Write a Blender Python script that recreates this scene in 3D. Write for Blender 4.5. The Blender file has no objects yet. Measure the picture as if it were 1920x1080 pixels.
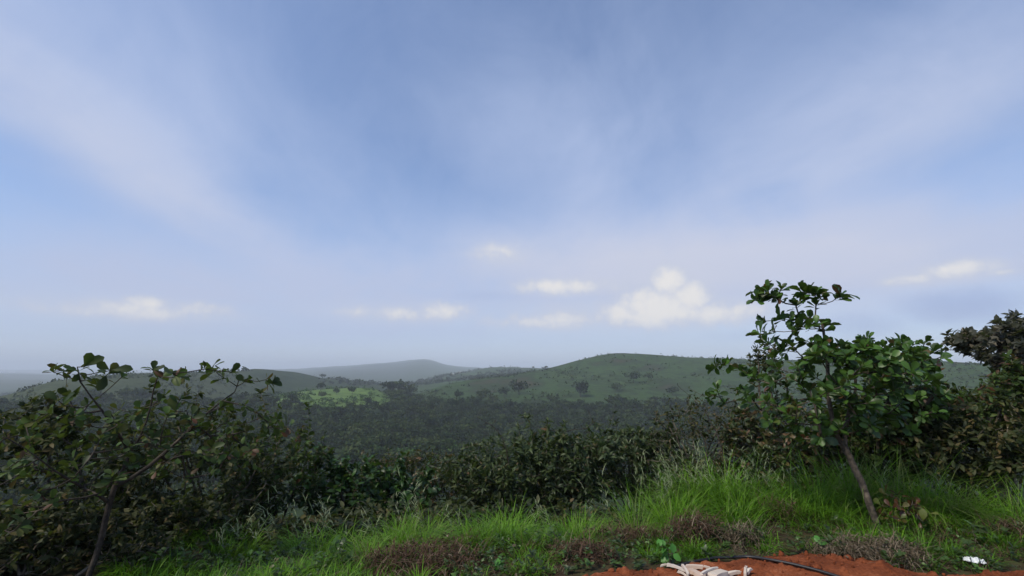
import bpy, math, random
import numpy as np
from mathutils import Vector

# ------------------------------------------------------------------ camera, sky, sun, exposure
F = 880.0                       # focal length in pixels of a 1920 px wide frame
PITCH = math.radians(9.8)
EYE = 1.6
SUN_EL, SUN_AZ = math.radians(52), math.radians(-125)      # azimuth from +Y towards +X
SUN_STRENGTH, SUN_ANGLE = 3.0, 6.0
SKY_STRENGTH = 0.12
EXPOSURE = 0.1
HAZE_DENSITY = 0.00029

sc = bpy.context.scene
col = sc.collection
cam_d = bpy.data.cameras.new("camera")
cam = bpy.data.objects.new("camera", cam_d)
col.objects.link(cam)
cam.location = (0, 0, EYE)
cam.rotation_euler = (math.pi / 2 + PITCH, 0, 0)
cam_d.sensor_width = 36.0
cam_d.lens = 36.0 * F / 1920.0
cam_d.clip_start = 0.05
cam_d.clip_end = 40000
sc.camera = cam
sc.render.resolution_x, sc.render.resolution_y = 1024, 576
sc.view_settings.view_transform = 'Standard'
sc.view_settings.look = 'None'
sc.view_settings.gamma = 1.0
sc.view_settings.exposure = EXPOSURE
sc.view_settings.use_curve_mapping = False
sc.render.engine = 'CYCLES'
sc.cycles.use_denoising = True
try:
    sc.cycles.denoiser = 'OPENIMAGEDENOISE'
except Exception:
    pass
sc.cycles.max_bounces = 8
sc.cycles.diffuse_bounces = 3
sc.cycles.glossy_bounces = 2
sc.cycles.transmission_bounces = 3
sc.cycles.volume_bounces = 6
sc.cycles.sample_clamp_indirect = 4.0


def ray(px, py):
    """Azimuth and slope (rise over horizontal distance) of a picture point."""
    x = (px - 960.0) / F
    v = (540.0 - py) / F
    Y = math.cos(PITCH) - math.sin(PITCH) * v
    Z = math.sin(PITCH) + math.cos(PITCH) * v
    h = math.hypot(x, Y)
    return math.atan2(x, Y), Z / h


def P(px, py, r):
    a, s = ray(px, py)
    return np.array([r * math.sin(a), r * math.cos(a), EYE + r * s])


class NB:
    """Small helper for node trees."""
    def __init__(self, tree):
        self.t = tree

    def node(self, kind, **kw):
        n = self.t.nodes.new(kind)
        for k, v in kw.items():
            setattr(n, k, v)
        return n

    def put(self, sock, v):
        if isinstance(v, bpy.types.NodeSocket):
            self.t.links.new(v, sock)
        else:
            sock.default_value = v

    def m(self, op, a, b=None, c=None, clamp=False):
        n = self.node('ShaderNodeMath', operation=op, use_clamp=clamp)
        self.put(n.inputs[0], a)
        if b is not None:
            self.put(n.inputs[1], b)
        if c is not None:
            self.put(n.inputs[2], c)
        return n.outputs[0]

    def smooth(self, x, lo, hi):
        n = self.node('ShaderNodeMapRange', interpolation_type='SMOOTHSTEP')
        self.put(n.inputs['Value'], x)
        n.inputs['From Min'].default_value = lo
        n.inputs['From Max'].default_value = hi
        return n.outputs[0]

    def mix(self, f, a, b):
        n = self.node('ShaderNodeMix', data_type='RGBA')
        self.put(n.inputs[0], f)
        self.put(n.inputs[6], a)
        self.put(n.inputs[7], b)
        return n.outputs[2]

    def noise(self, vec, scale, detail=4, rough=0.55, dist=0.0):
        n = self.node('ShaderNodeTexNoise')
        if vec is not None:
            self.put(n.inputs['Vector'], vec)
        n.inputs['Scale'].default_value = scale
        n.inputs['Detail'].default_value = detail
        n.inputs['Roughness'].default_value = rough
        n.inputs['Distortion'].default_value = dist
        return n.outputs[0]

    def ramp(self, fac, stops):
        n = self.node('ShaderNodeValToRGB')
        el = n.color_ramp.elements
        el[0].position, el[0].color = stops[0][0], (*stops[0][1], 1)
        el[1].position, el[1].color = stops[-1][0], (*stops[-1][1], 1)
        for p, c in stops[1:-1]:
            e = el.new(p)
            e.color = (*c, 1)
        self.put(n.inputs[0], fac)
        return n.outputs[0]


def make_world():
    w = bpy.data.worlds.new("World")
    sc.world = w
    w.use_nodes = True
    t = w.node_tree
    t.nodes.clear()
    b = NB(t)
    out = b.node('ShaderNodeOutputWorld')
    bg = b.node('ShaderNodeBackground')
    sky = b.node('ShaderNodeTexSky', sky_type='NISHITA')
    sky.sun_disc = False
    sky.sun_elevation = SUN_EL
    sky.sun_rotation = SUN_AZ
    sky.altitude = 300
    sky.air_density = 1.0
    sky.dust_density = 0.8
    sky.ozone_density = 3.0
    geo = b.node('ShaderNodeTexCoord')
    sep = b.node('ShaderNodeSeparateXYZ')
    t.links.new(geo.outputs['Generated'], sep.inputs[0])
    x, y, z = sep.outputs
    # high cirrus on a flat layer far overhead
    zc = b.m('MAXIMUM', z, 0.03)
    u = b.m('DIVIDE', x, b.m('ADD', zc, 0.04))
    v = b.m('DIVIDE', y, b.m('ADD', zc, 0.04))
    comb = b.node('ShaderNodeCombineXYZ')
    b.put(comb.inputs[0], b.m('ADD', b.m('MULTIPLY', u, 1.0), b.m('MULTIPLY', v, 0.12)))
    b.put(comb.inputs[1], b.m('MULTIPLY', v, 0.5))
    streak = b.noise(comb.outputs[0], 1.5, 7, 0.5, 1.1)
    comb2 = b.node('ShaderNodeCombineXYZ')
    b.put(comb2.inputs[0], u)
    b.put(comb2.inputs[1], b.m('MULTIPLY', v, 0.6))
    broad = b.noise(comb2.outputs[0], 0.8, 3, 0.5, 0.2)

    def sheet(u0, v0, wu, wv, amp, shear=0.0):
        uu = b.m('ADD', u, b.m('MULTIPLY', b.m('SUBTRACT', v, v0), shear))
        a = b.m('POWER', b.m('DIVIDE', b.m('SUBTRACT', uu, u0), wu), 2.0)
        c = b.m('POWER', b.m('DIVIDE', b.m('SUBTRACT', v, v0), wv), 2.0)
        return b.m('MULTIPLY', b.m('EXPONENT', b.m('MULTIPLY', b.m('ADD', a, c), -1.0)), amp)

    cir = None
    for s in SHEETS:
        q = sheet(*s)
        cir = q if cir is None else b.m('ADD', cir, q)
    fleece = b.noise(geo.outputs['Generated'], 3.6, 7, 0.6, 0.6)
    base = b.m('ADD', b.m('MULTIPLY', b.m('SUBTRACT', streak, 0.5), 0.55), b.m('MULTIPLY', b.m('SUBTRACT', broad, 0.5), 0.5))
    base = b.m('ADD', base, b.m('MULTIPLY', b.m('SUBTRACT', fleece, 0.5), 1.05))
    comb3 = b.node('ShaderNodeCombineXYZ')
    b.put(comb3.inputs[0], b.m('ADD', u, b.m('MULTIPLY', v, 0.2)))
    b.put(comb3.inputs[1], b.m('MULTIPLY', v, 0.3))
    fibre = b.noise(comb3.outputs[0], 6.0, 6, 0.6, 0.7)
    base = b.m('ADD', base, b.m('MULTIPLY', b.m('SUBTRACT', fibre, 0.5), 0.24))
    cirrus = b.m('MULTIPLY', cir, b.m('ADD', 0.85, b.m('MULTIPLY', base, 1.0)))
    cirrus = b.m('ADD', cirrus, b.m('ADD', b.m('MULTIPLY', base, 0.38), 0.22))
    cirrus = b.m('MINIMUM', b.m('MAXIMUM', cirrus, 0.0), 0.97)
    skyc = b.node('ShaderNodeVectorMath', operation='SCALE')
    t.links.new(sky.outputs[0], skyc.inputs[0])
    skyc.inputs['Scale'].default_value = SKY_STRENGTH
    S = 1.0 / SKY_STRENGTH
    c = skyc.outputs[0]
    tintn = b.node('ShaderNodeMix', data_type='RGBA', blend_type='MULTIPLY')
    tintn.inputs[0].default_value = 1.0
    b.put(tintn.inputs[6], c)
    tintn.inputs[7].default_value = (*SKY_TINT, 1)
    c = tintn.outputs[2]
    c = b.mix(cirrus, c, (*CIRRUS_COL, 1))
    veil = None
    for sh in VEILS:
        qv = sheet(*sh)
        veil = qv if veil is None else b.m('ADD', veil, qv)
    veil = b.m('MINIMUM', b.m('MAXIMUM', b.m('MULTIPLY', veil, b.m('ADD', 0.95, b.m('MULTIPLY', base, 1.0))), 0.0), 0.9)
    c = b.mix(veil, c, (*VEIL_COL, 1))
    # low clouds: placed by bearing and height above the horizon
    az = b.m('ARCTAN2', x, y)
    hz = b.m('SQRT', b.m('ADD', b.m('MULTIPLY', x, x), b.m('MULTIPLY', y, y)))
    el = b.m('DIVIDE', z, b.m('MAXIMUM', hz, 0.001))
    wob = b.noise(geo.outputs['Generated'], 15.0, 6, 0.6, 0.2)
    wob2 = b.noise(geo.outputs['Generated'], 48.0, 5, 0.6, 0.0)
    wn = b.m('ADD', b.m('MULTIPLY', b.m('SUBTRACT', wob, 0.5), 1.5), b.m('MULTIPLY', b.m('SUBTRACT', wob2, 0.5), 0.9))

    def puffs(lst):
        best = None
        for px, py, wx, wy, amp in lst:
            a0, e0 = ray(px, py)
            a1, _ = ray(px + wx, py)
            _, e1 = ray(px, py - wy)
            dx = b.m('POWER', b.m('DIVIDE', b.m('SUBTRACT', az, a0), abs(a1 - a0)), 2.0)
            dy = b.m('POWER', b.m('DIVIDE', b.m('SUBTRACT', el, e0), abs(e1 - e0)), 2.0)
            q = b.m('MULTIPLY', b.m('EXPONENT', b.m('MULTIPLY', b.m('ADD', dx, dy), -0.9)), amp)
            best = q if best is None else b.m('MAXIMUM', best, q)
        return best

    soft = b.m('MULTIPLY', puffs(SOFT_BANKS), b.m('ADD', 0.9, b.m('MULTIPLY', wn, 0.55)))
    c = b.mix(b.m('MULTIPLY', b.smooth(b.m('MULTIPLY', el, -1.0), -0.36, -0.04), 0.62), c, (*LOW_SKY, 1))
    c = b.mix(b.m('MINIMUM', b.m('MAXIMUM', soft, 0.0), 0.85), c, (*SOFT_COL, 1))
    dk = b.smooth(b.m('ADD', puffs(DARK_PUFFS), b.m('MULTIPLY', wn, 0.22)), 0.2, 0.95)
    c = b.mix(b.m('MULTIPLY', dk, 0.6), c, (*DARK_CLOUD, 1))
    pf = puffs(PUFFS)
    wm = b.m('MULTIPLY', b.smooth(pf, 0.05, 0.45), wn)
    q = b.m('ADD', pf, b.m('MULTIPLY', wm, 0.68))
    pm = b.smooth(q, 0.17, 0.62)
    shade = b.mix(b.m('MULTIPLY', b.smooth(q, 0.35, 1.0), 1.0), (*PUFF_EDGE, 1), (*PUFF_COL, 1))
    pm = b.m('MULTIPLY', pm, b.smooth(el, 0.045, 0.11))
    c = b.mix(b.m('MULTIPLY', pm, 0.92), c, shade)
    # the background strength is SKY_STRENGTH; the colours above are already final radiance
    fin = b.node('ShaderNodeVectorMath', operation='SCALE')
    b.put(fin.inputs[0], c)
    fin.inputs['Scale'].default_value = S
    t.links.new(fin.outputs[0], bg.inputs['Color'])
    bg.inputs['Strength'].default_value = SKY_STRENGTH
    t.links.new(bg.outputs[0], out.inputs['Surface'])


SKY_TINT = (1.08, 1.16, 1.29)
CIRRUS_COL = (0.43, 0.52, 0.745)
LOW_SKY = (0.47, 0.53, 0.715)
VEIL_COL = (0.60, 0.625, 0.74)
SOFT_COL = (0.60, 0.62, 0.71)
PUFF_COL = (0.80, 0.78, 0.76)
PUFF_EDGE = (0.55, 0.59, 0.71)
DARK_CLOUD = (0.28, 0.35, 0.59)
VEILS = [(2.0, 3.6, 1.6, 0.95, 1.05, 0.0), (0.75, 4.2, 0.7, 0.9, 0.5, 0.0), (3.2, 5.5, 2.5, 1.6, 0.5, 0.0), (-1.7, 2.0, 0.28, 1.3, 0.4, 0.12), (-3.0, 4.6, 2.4, 1.2, 0.3, 0.0), (1.5, 1.5, .5, .7, .25, .2)]
SHEETS = [  # u0, v0, half-width u, half-width v, amount, shear
    (-1.55, 1.9, 0.36, 1.7, 0.75, 0.12), (-0.95, 1.7, 0.3, 1.0, 0.35, 0.0), (-2.6, 4.2, 2.6, 1.5, 0.7, 0.0),
    (0.1, 1.65, 0.38, 0.45, 0.35, 0.0), (0.45, 2.0, 0.2, 0.6, 0.3, 0.2), (1.9, 3.6, 1.9, 1.1, 1.15, 0.0),
    (1.3, 1.6, 0.55, 0.9, 0.45, 0.2), (0.9, 5.0, 1.6, 1.3, 0.6, 0.0), (-3.6, 7.5, 4.5, 3.0, 0.55, 0.0),
    (3.4, 3.0, 1.4, 1.6, 0.7, 0.0)]
PUFFS = [  # px, py, half-width, half-height, amount
    (1235, 580, 85, 44, 1.1), (1252, 530, 36, 36, 1.0), (1340, 588, 100, 28, 0.85), (1190, 592, 85, 30, 0.9), (1292, 560, 48, 34, 0.95),
    (1400, 585, 70, 24, 0.6), (1080, 600, 130, 22, 0.66), (985, 602, 100, 18, 0.6), (1065, 537, 120, 19, 0.78), (1130, 541, 90, 12, 0.5),
    (940, 474, 75, 24, 0.5), (260, 584, 190, 22, 0.62), (280, 570, 60, 18, 0.6), (375, 582, 70, 19, 0.6), (740, 588, 140, 17, 0.55),
    (835, 582, 60, 20, 0.68), (1795, 505, 85, 20, 0.9), (1715, 522, 90, 14, 0.62), (1860, 512, 70, 9, 0.5)]
SOFT_BANKS = [(1180, 590, 270, 32, 0.75), (1090, 540, 120, 20, 0.55), (270, 584, 180, 24, 0.6), (760, 588, 150, 20, 0.55), (1250, 560, 110, 60, 0.6),
              (1770, 515, 130, 24, 0.6), (945, 480, 75, 34, 0.45), (1050, 605, 150, 22, 0.5)]
DARK_PUFFS = [(1800, 575, 170, 42, 0.9), (1620, 610, 150, 35, 0.6), (1380, 630, 110, 20, 0.4), (920, 555, 110, 16, 0.45)]
make_world()

sun_d = bpy.data.lights.new("sun", 'SUN')
sun_d.energy = SUN_STRENGTH
sun_d.angle = math.radians(SUN_ANGLE)
sun_d.color = (1.0, 0.92, 0.78)
sun = bpy.data.objects.new("sun", sun_d)
col.objects.link(sun)
sd = Vector((math.cos(SUN_EL) * math.sin(SUN_AZ), math.cos(SUN_EL) * math.cos(SUN_AZ), math.sin(SUN_EL)))
sun.rotation_euler = sd.to_track_quat('Z', 'Y').to_euler()
sun.location = sd * 50

# ------------------------------------------------------------------ helpers
rng = np.random.default_rng(7)


def tag(o, label=None, cat=None, group=None, kind=None):
    for k, v in (('label', label), ('category', cat), ('group', group), ('kind', kind)):
        if v:
            o[k] = v
    return o


def empty(name, loc):
    o = bpy.data.objects.new(name, None)
    o.empty_display_size = 0.3
    o.location = [float(c) for c in loc]
    col.objects.link(o)
    return o


def mesh_obj(name, verts, faces, mats, parent=None, loc=(0, 0, 0), tint=None, matidx=None, smooth=True, vattr=None):
    """faces: an (M, k) integer array or a list of such arrays."""
    me = bpy.data.meshes.new(name)
    verts = np.asarray(verts, dtype=np.float32)
    fl = faces if isinstance(faces, list) else [faces]
    fl = [np.asarray(f, dtype=np.int32) for f in fl if len(f)]
    tot = np.concatenate([np.full(len(f), f.shape[1], np.int32) for f in fl])
    flat = np.concatenate([f.ravel() for f in fl])
    me.vertices.add(len(verts))
    me.vertices.foreach_set('co', verts.ravel())
    me.loops.add(len(flat))
    me.loops.foreach_set('vertex_index', flat)
    me.polygons.add(len(tot))
    start = np.concatenate([[0], np.cumsum(tot)[:-1]]).astype(np.int32)
    me.polygons.foreach_set('loop_start', start)
    me.polygons.foreach_set('loop_total', tot)
    me.polygons.foreach_set('use_smooth', np.full(len(tot), smooth, bool))
    for m in (mats if isinstance(mats, (list, tuple)) else [mats]):
        me.materials.append(m)
    if matidx is not None:
        me.polygons.foreach_set('material_index', np.asarray(matidx, np.int32))
    if tint is not None:
        a = me.attributes.new('tint', 'FLOAT', 'FACE')
        a.data.foreach_set('value', np.asarray(tint, np.float32))
    if vattr is not None:
        for k, v in vattr.items():
            a = me.attributes.new(k, 'FLOAT', 'POINT')
            a.data.foreach_set('value', np.asarray(v, np.float32))
    me.update(calc_edges=True)
    me.validate()
    o = bpy.data.objects.new(name, me)
    o.location = [float(c) for c in loc]
    col.objects.link(o)
    if parent is not None:
        o.parent = parent
    return o


def vnoise(x, y, seed=0):
    xi, yi = np.floor(x).astype(np.int64), np.floor(y).astype(np.int64)
    fx, fy = x - xi, y - yi
    fx, fy = fx * fx * (3 - 2 * fx), fy * fy * (3 - 2 * fy)

    def h(a, b):
        n = (a * 374761393 + b * 668265263 + seed * 974711) & 0x7fffffff
        n = ((n ^ (n >> 13)) * 1274126177) & 0x7fffffff
        n = n ^ (n >> 16)
        return (n & 0xffff) / 65535.0
    a = h(xi, yi) * (1 - fx) + h(xi + 1, yi) * fx
    c = h(xi, yi + 1) * (1 - fx) + h(xi + 1, yi + 1) * fx
    return (a * (1 - fy) + c * fy) * 2 - 1


def fbm(x, y, seed=0, octv=4, gain=0.5):
    s, amp = 0, 1.0
    for k in range(octv):
        s = s + amp * vnoise(x * 2 ** k, y * 2 ** k, seed + k * 17)
        amp *= gain
    return s


def pchip(x, Y, xq):
    """Monotone cubic interpolation along axis 0."""
    x = np.asarray(x, float)
    Y = np.asarray(Y, float)
    sh = (-1,) + (1,) * (Y.ndim - 1)
    h = np.diff(x).reshape(sh)
    d = np.diff(Y, axis=0) / h
    m = np.zeros_like(Y)
    w1, w2 = 2 * h[1:] + h[:-1], h[1:] + 2 * h[:-1]
    with np.errstate(divide='ignore', invalid='ignore'):
        hm = (w1 + w2) / (w1 / d[:-1] + w2 / d[1:])
    m[1:-1] = np.where(d[:-1] * d[1:] > 0, hm, 0)
    m[0], m[-1] = d[0], d[-1]
    i = np.clip(np.searchsorted(x, xq) - 1, 0, len(x) - 2)
    hh = (x[i + 1] - x[i]).reshape(sh)
    t = ((xq - x[i]).reshape(sh)) / hh
    return ((2 * t ** 3 - 3 * t ** 2 + 1) * Y[i] + (t ** 3 - 2 * t ** 2 + t) * hh * m[i]
            + (-2 * t ** 3 + 3 * t ** 2) * Y[i + 1] + (t ** 3 - t ** 2) * hh * m[i + 1])


# ------------------------------------------------------------------ materials
def mat(name):
    m = bpy.data.materials.new(name)
    m.use_nodes = True
    t = m.node_tree
    t.nodes.clear()
    b = NB(t)
    out = b.node('ShaderNodeOutputMaterial')
    pr = b.node('ShaderNodeBsdfPrincipled')
    t.links.new(pr.outputs[0], out.inputs['Surface'])
    return m, b, pr, out


def leaf_mat(name, stops, rough=0.42, spec=0.4, trans=0.3, objvar=0.0):
    m, b, pr, out = mat(name)
    at = b.node('ShaderNodeAttribute', attribute_name='tint')
    f = at.outputs['Fac']
    if objvar:
        oi = b.node('ShaderNodeObjectInfo')
        f = b.m('ADD', f, b.m('MULTIPLY', b.m('SUBTRACT', oi.outputs['Random'], 0.5), objvar), clamp=True)
    c = b.ramp(f, stops)
    tc = b.node('ShaderNodeTexCoord')
    n = b.noise(tc.outputs['Object'], 30.0, 3)
    c = b.mix(b.m('MULTIPLY', b.smooth(n, 0.45, 0.75), 0.18), c, b.mix(0.5, c, (0.10, 0.075, 0.03, 1)))
    b.put(pr.inputs['Base Color'], c)
    pr.inputs['Roughness'].default_value = rough
    pr.inputs['Specular IOR Level'].default_value = spec
    tr = b.node('ShaderNodeBsdfTranslucent')
    b.put(tr.inputs['Color'], b.mix(0.35, c, (0.16, 0.22, 0.02, 1)))
    mx = b.node('ShaderNodeMixShader')
    mx.inputs[0].default_value = trans
    b.t.links.new(pr.outputs[0], mx.inputs[1])
    b.t.links.new(tr.outputs[0], mx.inputs[2])
    b.t.links.new(mx.outputs[0], out.inputs['Surface'])
    return m


def bark_mat(name, c1, c2, scale=22.0):
    m, b, pr, out = mat(name)
    tc = b.node('ShaderNodeTexCoord')
    n = b.noise(tc.outputs['Object'], scale, 6, 0.65, 0.4)
    n2 = b.noise(tc.outputs['Object'], scale * 0.3, 3, 0.5)
    c = b.mix(b.smooth(n, 0.35, 0.68), (*c1, 1), (*c2, 1))
    c = b.mix(b.m('MULTIPLY', b.smooth(n2, 0.55, 0.68), 0.7), c, (*[min(.3, k * 1.9) for k in c2], 1))
    b.put(pr.inputs['Base Color'], c)
    pr.inputs['Roughness'].default_value = 0.9
    bp = b.node('ShaderNodeBump')
    bp.inputs['Strength'].default_value = 0.6
    bp.inputs['Distance'].default_value = 0.01
    b.put(bp.inputs['Height'], n)
    b.t.links.new(bp.outputs[0], pr.inputs['Normal'])
    return m


M_CASHEW = leaf_mat('cashew_leaf', [(0, (.026, .055, .013)), (.45, (.045, .105, .017)), (.78, (.075, .165, .024)), (.9, (.10, .15, .035)),
                                    (.95, (.11, .05, .025)), (1, (.16, .06, .03))])
M_CASHEW_L = leaf_mat('mixed_leaf', [(0, (.024, .037, .012)), (.4, (.040, .066, .017)), (.7, (.065, .12, .024)), (.8, (.10, .12, .03)),
                                     (.9, (.075, .05, .025)), (1, (.10, .042, .024))], rough=0.5, spec=0.22)
M_GREY = leaf_mat('greyish_leaf', [(0, (.022, .038, .013)), (.5, (.045, .07, .022)), (.85, (.085, .115, .04)), (1, (.15, .09, .05))], rough=0.45, spec=0.3)
M_BROWNTOP = leaf_mat('bronze_leaf', [(0, (.022, .042, .012)), (.4, (.048, .075, .02)), (.7, (.11, .09, .035)), (1, (.17, .09, .05))])
M_RICH = leaf_mat('rich_leaf', [(0, (.015, .036, .010)), (.5, (.030, .072, .015)), (1, (.06, .14, .025))])
M_DULL = leaf_mat('dull_leaf', [(0, (.016, .026, .009)), (.5, (.038, .052, .017)), (.8, (.085, .085, .032)), (1, (.14, .10, .042))], rough=0.55, spec=0.22)
M_DARKTREE = leaf_mat('purple_grey_leaf', [(0, (.03, .034, .02)), (.6, (.06, .06, .036)), (1, (.12, .10, .06))], rough=0.5)
M_DRYLEAF = leaf_mat('dry_leaf', [(0, (.07, .026, .012)), (.45, (.10, .045, .018)), (.7, (.12, .08, .022)), (.85, (.07, .10, .02)), (1, (.13, .15, .03))])
M_YOUNG = leaf_mat('young_leaf', [(0, (.06, .20, .03)), (1, (.11, .32, .05))], trans=0.35)
M_GRASS = leaf_mat('grass_blade', [(0, (.04, .11, .008)), (.5, (.10, .245, .010)), (.85, (.17, .35, .018)), (.94, (.20, .24, .08)), (1, (.26, .24, .14))],
                   rough=0.5, spec=0.25, trans=0.35)
M_STRAW = leaf_mat('seed_stalk', [(0, (.16, .24, .09)), (1, (.36, .37, .24))], rough=0.6, spec=0.2, trans=0.2)
M_DRYFERN = leaf_mat('dry_fern', [(0, (.05, .027, .018)), (.5, (.095, .055, .037)), (.85, (.16, .11, .075)), (1, (.25, .20, .14))], rough=0.8, spec=0.1, trans=0.15)
M_STRAWPILE = leaf_mat('dry_straw', [(0, (.06, .045, .03)), (.5, (.13, .10, .065)), (1, (.26, .21, .15))], rough=0.8, spec=0.1, trans=0.15)
M_WEED = leaf_mat('weed_leaf', [(0, (.03, .05, .014)), (.5, (.05, .09, .02)), (.8, (.07, .14, .026)), (.93, (.10, .20, .035)), (1, (.12, .09, .05))])
M_FAR = leaf_mat('plantation_leaf', [(0, (.009, .021, .007)), (.45, (.020, .040, .011)), (.75, (.036, .062, .016)), (1, (.062, .082, .025))], rough=0.7, spec=0.12, trans=0.15, objvar=0.8)  # greens darkened overall, painting in cloud shadow over the valley
M_FARGREEN = leaf_mat('bright_plantation_leaf', [(0, (.025, .065, .012)), (.6, (.055, .12, .02)), (1, (.09, .17, .03))], rough=0.6, spec=0.2, trans=0.2, objvar=0.3)
M_BARK = bark_mat('pale_bark', (.035, .027, .018), (.125, .098, .068))
M_BARKD = bark_mat('dark_bark', (.022, .017, .011), (.065, .05, .034))
M_TWIG = bark_mat('twig_bark', (.04, .032, .022), (.15, .125, .09))

# ------------------------------------------------------------------ terrain: a height field in bearing x distance
NEAR_L = [(0.3, 0), (4.5, 0), (5.6, 0.0), (6.5, -.15), (8, -.7), (10, -1.5), (15, -3.6), (26, -7.5), (50, -15), (100, -25), (150, -31)]
NEAR_C = [(0.3, 0), (4.2, 0), (4.8, -.06), (5.6, -.25), (7, -.75), (9, -1.5), (14, -3.6), (26, -7.8), (50, -16), (100, -26), (150, -31)]
NEAR_R = [(0.3, 0), (5.0, 0.02), (6.6, .02), (7.6, -.1), (9, -.55), (12, -1.7), (20, -4.6), (32, -8.5), (55, -15), (100, -25), (150, -30)]
FAR_END = [(8000, -22), (9500, -3)]
COLS = {
    -500: NEAR_L + [(200, -36), (300, 815), (430, 790), (560, 775), (760, -55), (1500, -60), (3600, 702), (4200, -50)] + FAR_END,
    -250: NEAR_L + [(200, -36), (300, 810), (420, 785), (530, 762), (720, -50), (1500, -60), (3600, 699), (4200, -50)] + FAR_END,
    0: NEAR_L + [(200, 850), (300, 803), (400, 772), (520, 743), (700, -42), (1500, -55), (3500, 698), (4200, -50)] + FAR_END,
    110: NEAR_L + [(200, 850), (300, 803), (400, 762), (520, 716), (720, -30), (1500, -50), (3500, 700), (4200, -50)] + FAR_END,
    250: NEAR_L + [(200, 850), (300, 802), (400, 755), (560, 702), (760, -25), (1500, -50), (3500, 698), (4200, -50)] + FAR_END,
    400: NEAR_L + [(200, 850), (280, 805), (350, 775), (470, 742), (640, 699), (900, -25), (1500, -50), (3300, 696), (4000, -50)] + FAR_END,
    480: NEAR_C + [(200, 850), (280, 805), (330, 776), (400, 752), (470, 752), (780, 694), (1050, -30), (1600, -50), (3200, 694), (3900, -50)] + FAR_END,
    545: NEAR_C + [(200, 850), (270, 806), (330, 768), (390, 742), (430, 736), (520, 748), (820, 699), (1100, -35), (1600, -50), (3100, 692), (3800, -50)] + FAR_END,
    620: NEAR_C + [(200, 850), (270, 806), (330, 769), (385, 741), (430, 728), (520, 745), (880, 713), (1150, -35), (1600, -50), (3000, 688), (3700, -50)] + FAR_END,
    690: NEAR_C + [(200, 850), (270, 806), (330, 769), (385, 741), (430, 729), (520, 744), (900, 720), (1200, -35), (1600, -50), (3000, 684), (3700, -50)] + FAR_END,
    740: NEAR_C + [(200, 850), (280, 803), (340, 770), (400, 748), (440, 741), (540, 748), (900, 724), (1200, -38), (1600, -50), (3000, 681), (3700, -50)] + FAR_END,
    795: NEAR_C + [(200, 850), (280, 803), (340, 768), (420, 750), (500, 736), (600, 737), (900, 721), (1200, -30), (1600, -45), (3000, 675.5), (3700, -50)] + FAR_END,
    840: NEAR_C + [(200, 850), (280, 802), (340, 766), (420, 742), (510, 722), (640, -22), (900, 715), (1250, 705), (1600, -40), (3000, 684), (3700, -50)] + FAR_END,
    880: NEAR_C + [(200, 850), (280, 802), (340, 765), (420, 738), (525, 714), (660, -18), (900, 712), (1300, 698), (1600, -40), (3000, 688), (3700, -50)] + FAR_END,
    940: NEAR_C + [(200, 849), (280, 801), (340, 764), (420, 734), (545, 705), (680, -12), (1000, 703), (1350, 691), (1700, -40), (3000, 691), (3700, -50)] + FAR_END,
    1016: NEAR_C + [(200, 848), (280, 800), (345, 763), (420, 731), (575, 691), (700, -8), (1000, 702), (1350, 692), (1700, -40), (3000, 692), (3700, -50)] + FAR_END,
    1090: NEAR_C + [(200, 848), (280, 800), (345, 762), (420, 728), (500, 703), (610, 673), (740, -2), (1000, -20), (1700, -45), (3000, 694), (3700, -50)] + FAR_END,
    1160: NEAR_C + [(200, 848), (280, 800), (345, 762), (420, 727), (500, 697), (640, 661), (780, 5), (1000, -20), (1700, -45), (3000, -55), (3700, -58)] + FAR_END,
    1300: NEAR_R + [(200, 846), (280, 799), (345, 764), (420, 730), (500, 700), (640, 668), (780, 2), (1000, -20), (1700, -45), (3000, -55), (3700, -58)] + FAR_END,
    1420: NEAR_R + [(200, 846), (280, 800), (345, 768), (420, 735), (500, 704), (620, 674), (780, 0), (1000, -20), (1700, -45), (3000, -55), (3700, -58)] + FAR_END,
    1580: NEAR_R + [(200, 848), (280, 803), (345, 772), (420, 740), (500, 706), (600, 675), (780, 0), (1000, -20), (1700, -45), (3000, -55), (3700, -58)] + FAR_END,
    1740: NEAR_R + [(200, 850), (280, 808), (345, 776), (420, 742), (500, 704), (570, 676), (780, -2), (1000, -20), (1700, -45), (3000, -55), (3700, -58)] + FAR_END,
    1900: NEAR_R + [(200, 856), (280, 812), (345, 778), (420, 738), (480, 706), (530, 684), (780, -6), (1000, -25), (1700, -45), (3000, -55), (3700, -58)] + FAR_END,
    2300: NEAR_R + [(200, 870), (280, 830), (345, 800), (420, 760), (480, 725), (530, 705), (780, -10), (1000, -25), (1700, -45), (3000, -55), (3700, -58)] + FAR_END,
}
R_GRID = np.concatenate([[0.3, 0.7, 1.2, 1.8, 2.4, 3.0], np.geomspace(3.4, 60, 60), np.geomspace(63, 1000, 100), np.geomspace(1030, 9500, 60)])
LR = np.log(R_GRID)
az_c, z_c = [], []
for px in sorted(COLS):
    pts = [(r * 1.65 if 2800 < r < 4500 else r, v) for r, v in COLS[px]]
    a, _ = ray(px, 700)
    zs = []
    for r, v in pts:
        zs.append(v if v < 300 else EYE + r * ray(px, v)[1])
    az_c.append(a)
    z_c.append(pchip(np.log([p[0] for p in pts]), np.array(zs), LR))
az_c, z_c = np.array(az_c), np.array(z_c)
back = pchip(np.log([0.3, 6, 20, 100, 9500]), np.array([0, 0, -.3, -4, -3.0]), LR)
az_c = np.concatenate([[-math.pi, math.radians(-90)], az_c, [math.radians(90), math.pi]])
z_c = np.concatenate([[back, 0.5 * back + 0.5 * z_c[0]], z_c, [0.5 * back + 0.5 * z_c[-1], back]])
AZ = np.concatenate([np.radians(np.arange(-180, -62, 4.0)), np.radians(np.arange(-62, 62.01, 0.3)), np.radians(np.arange(66, 181, 4.0))])
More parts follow.
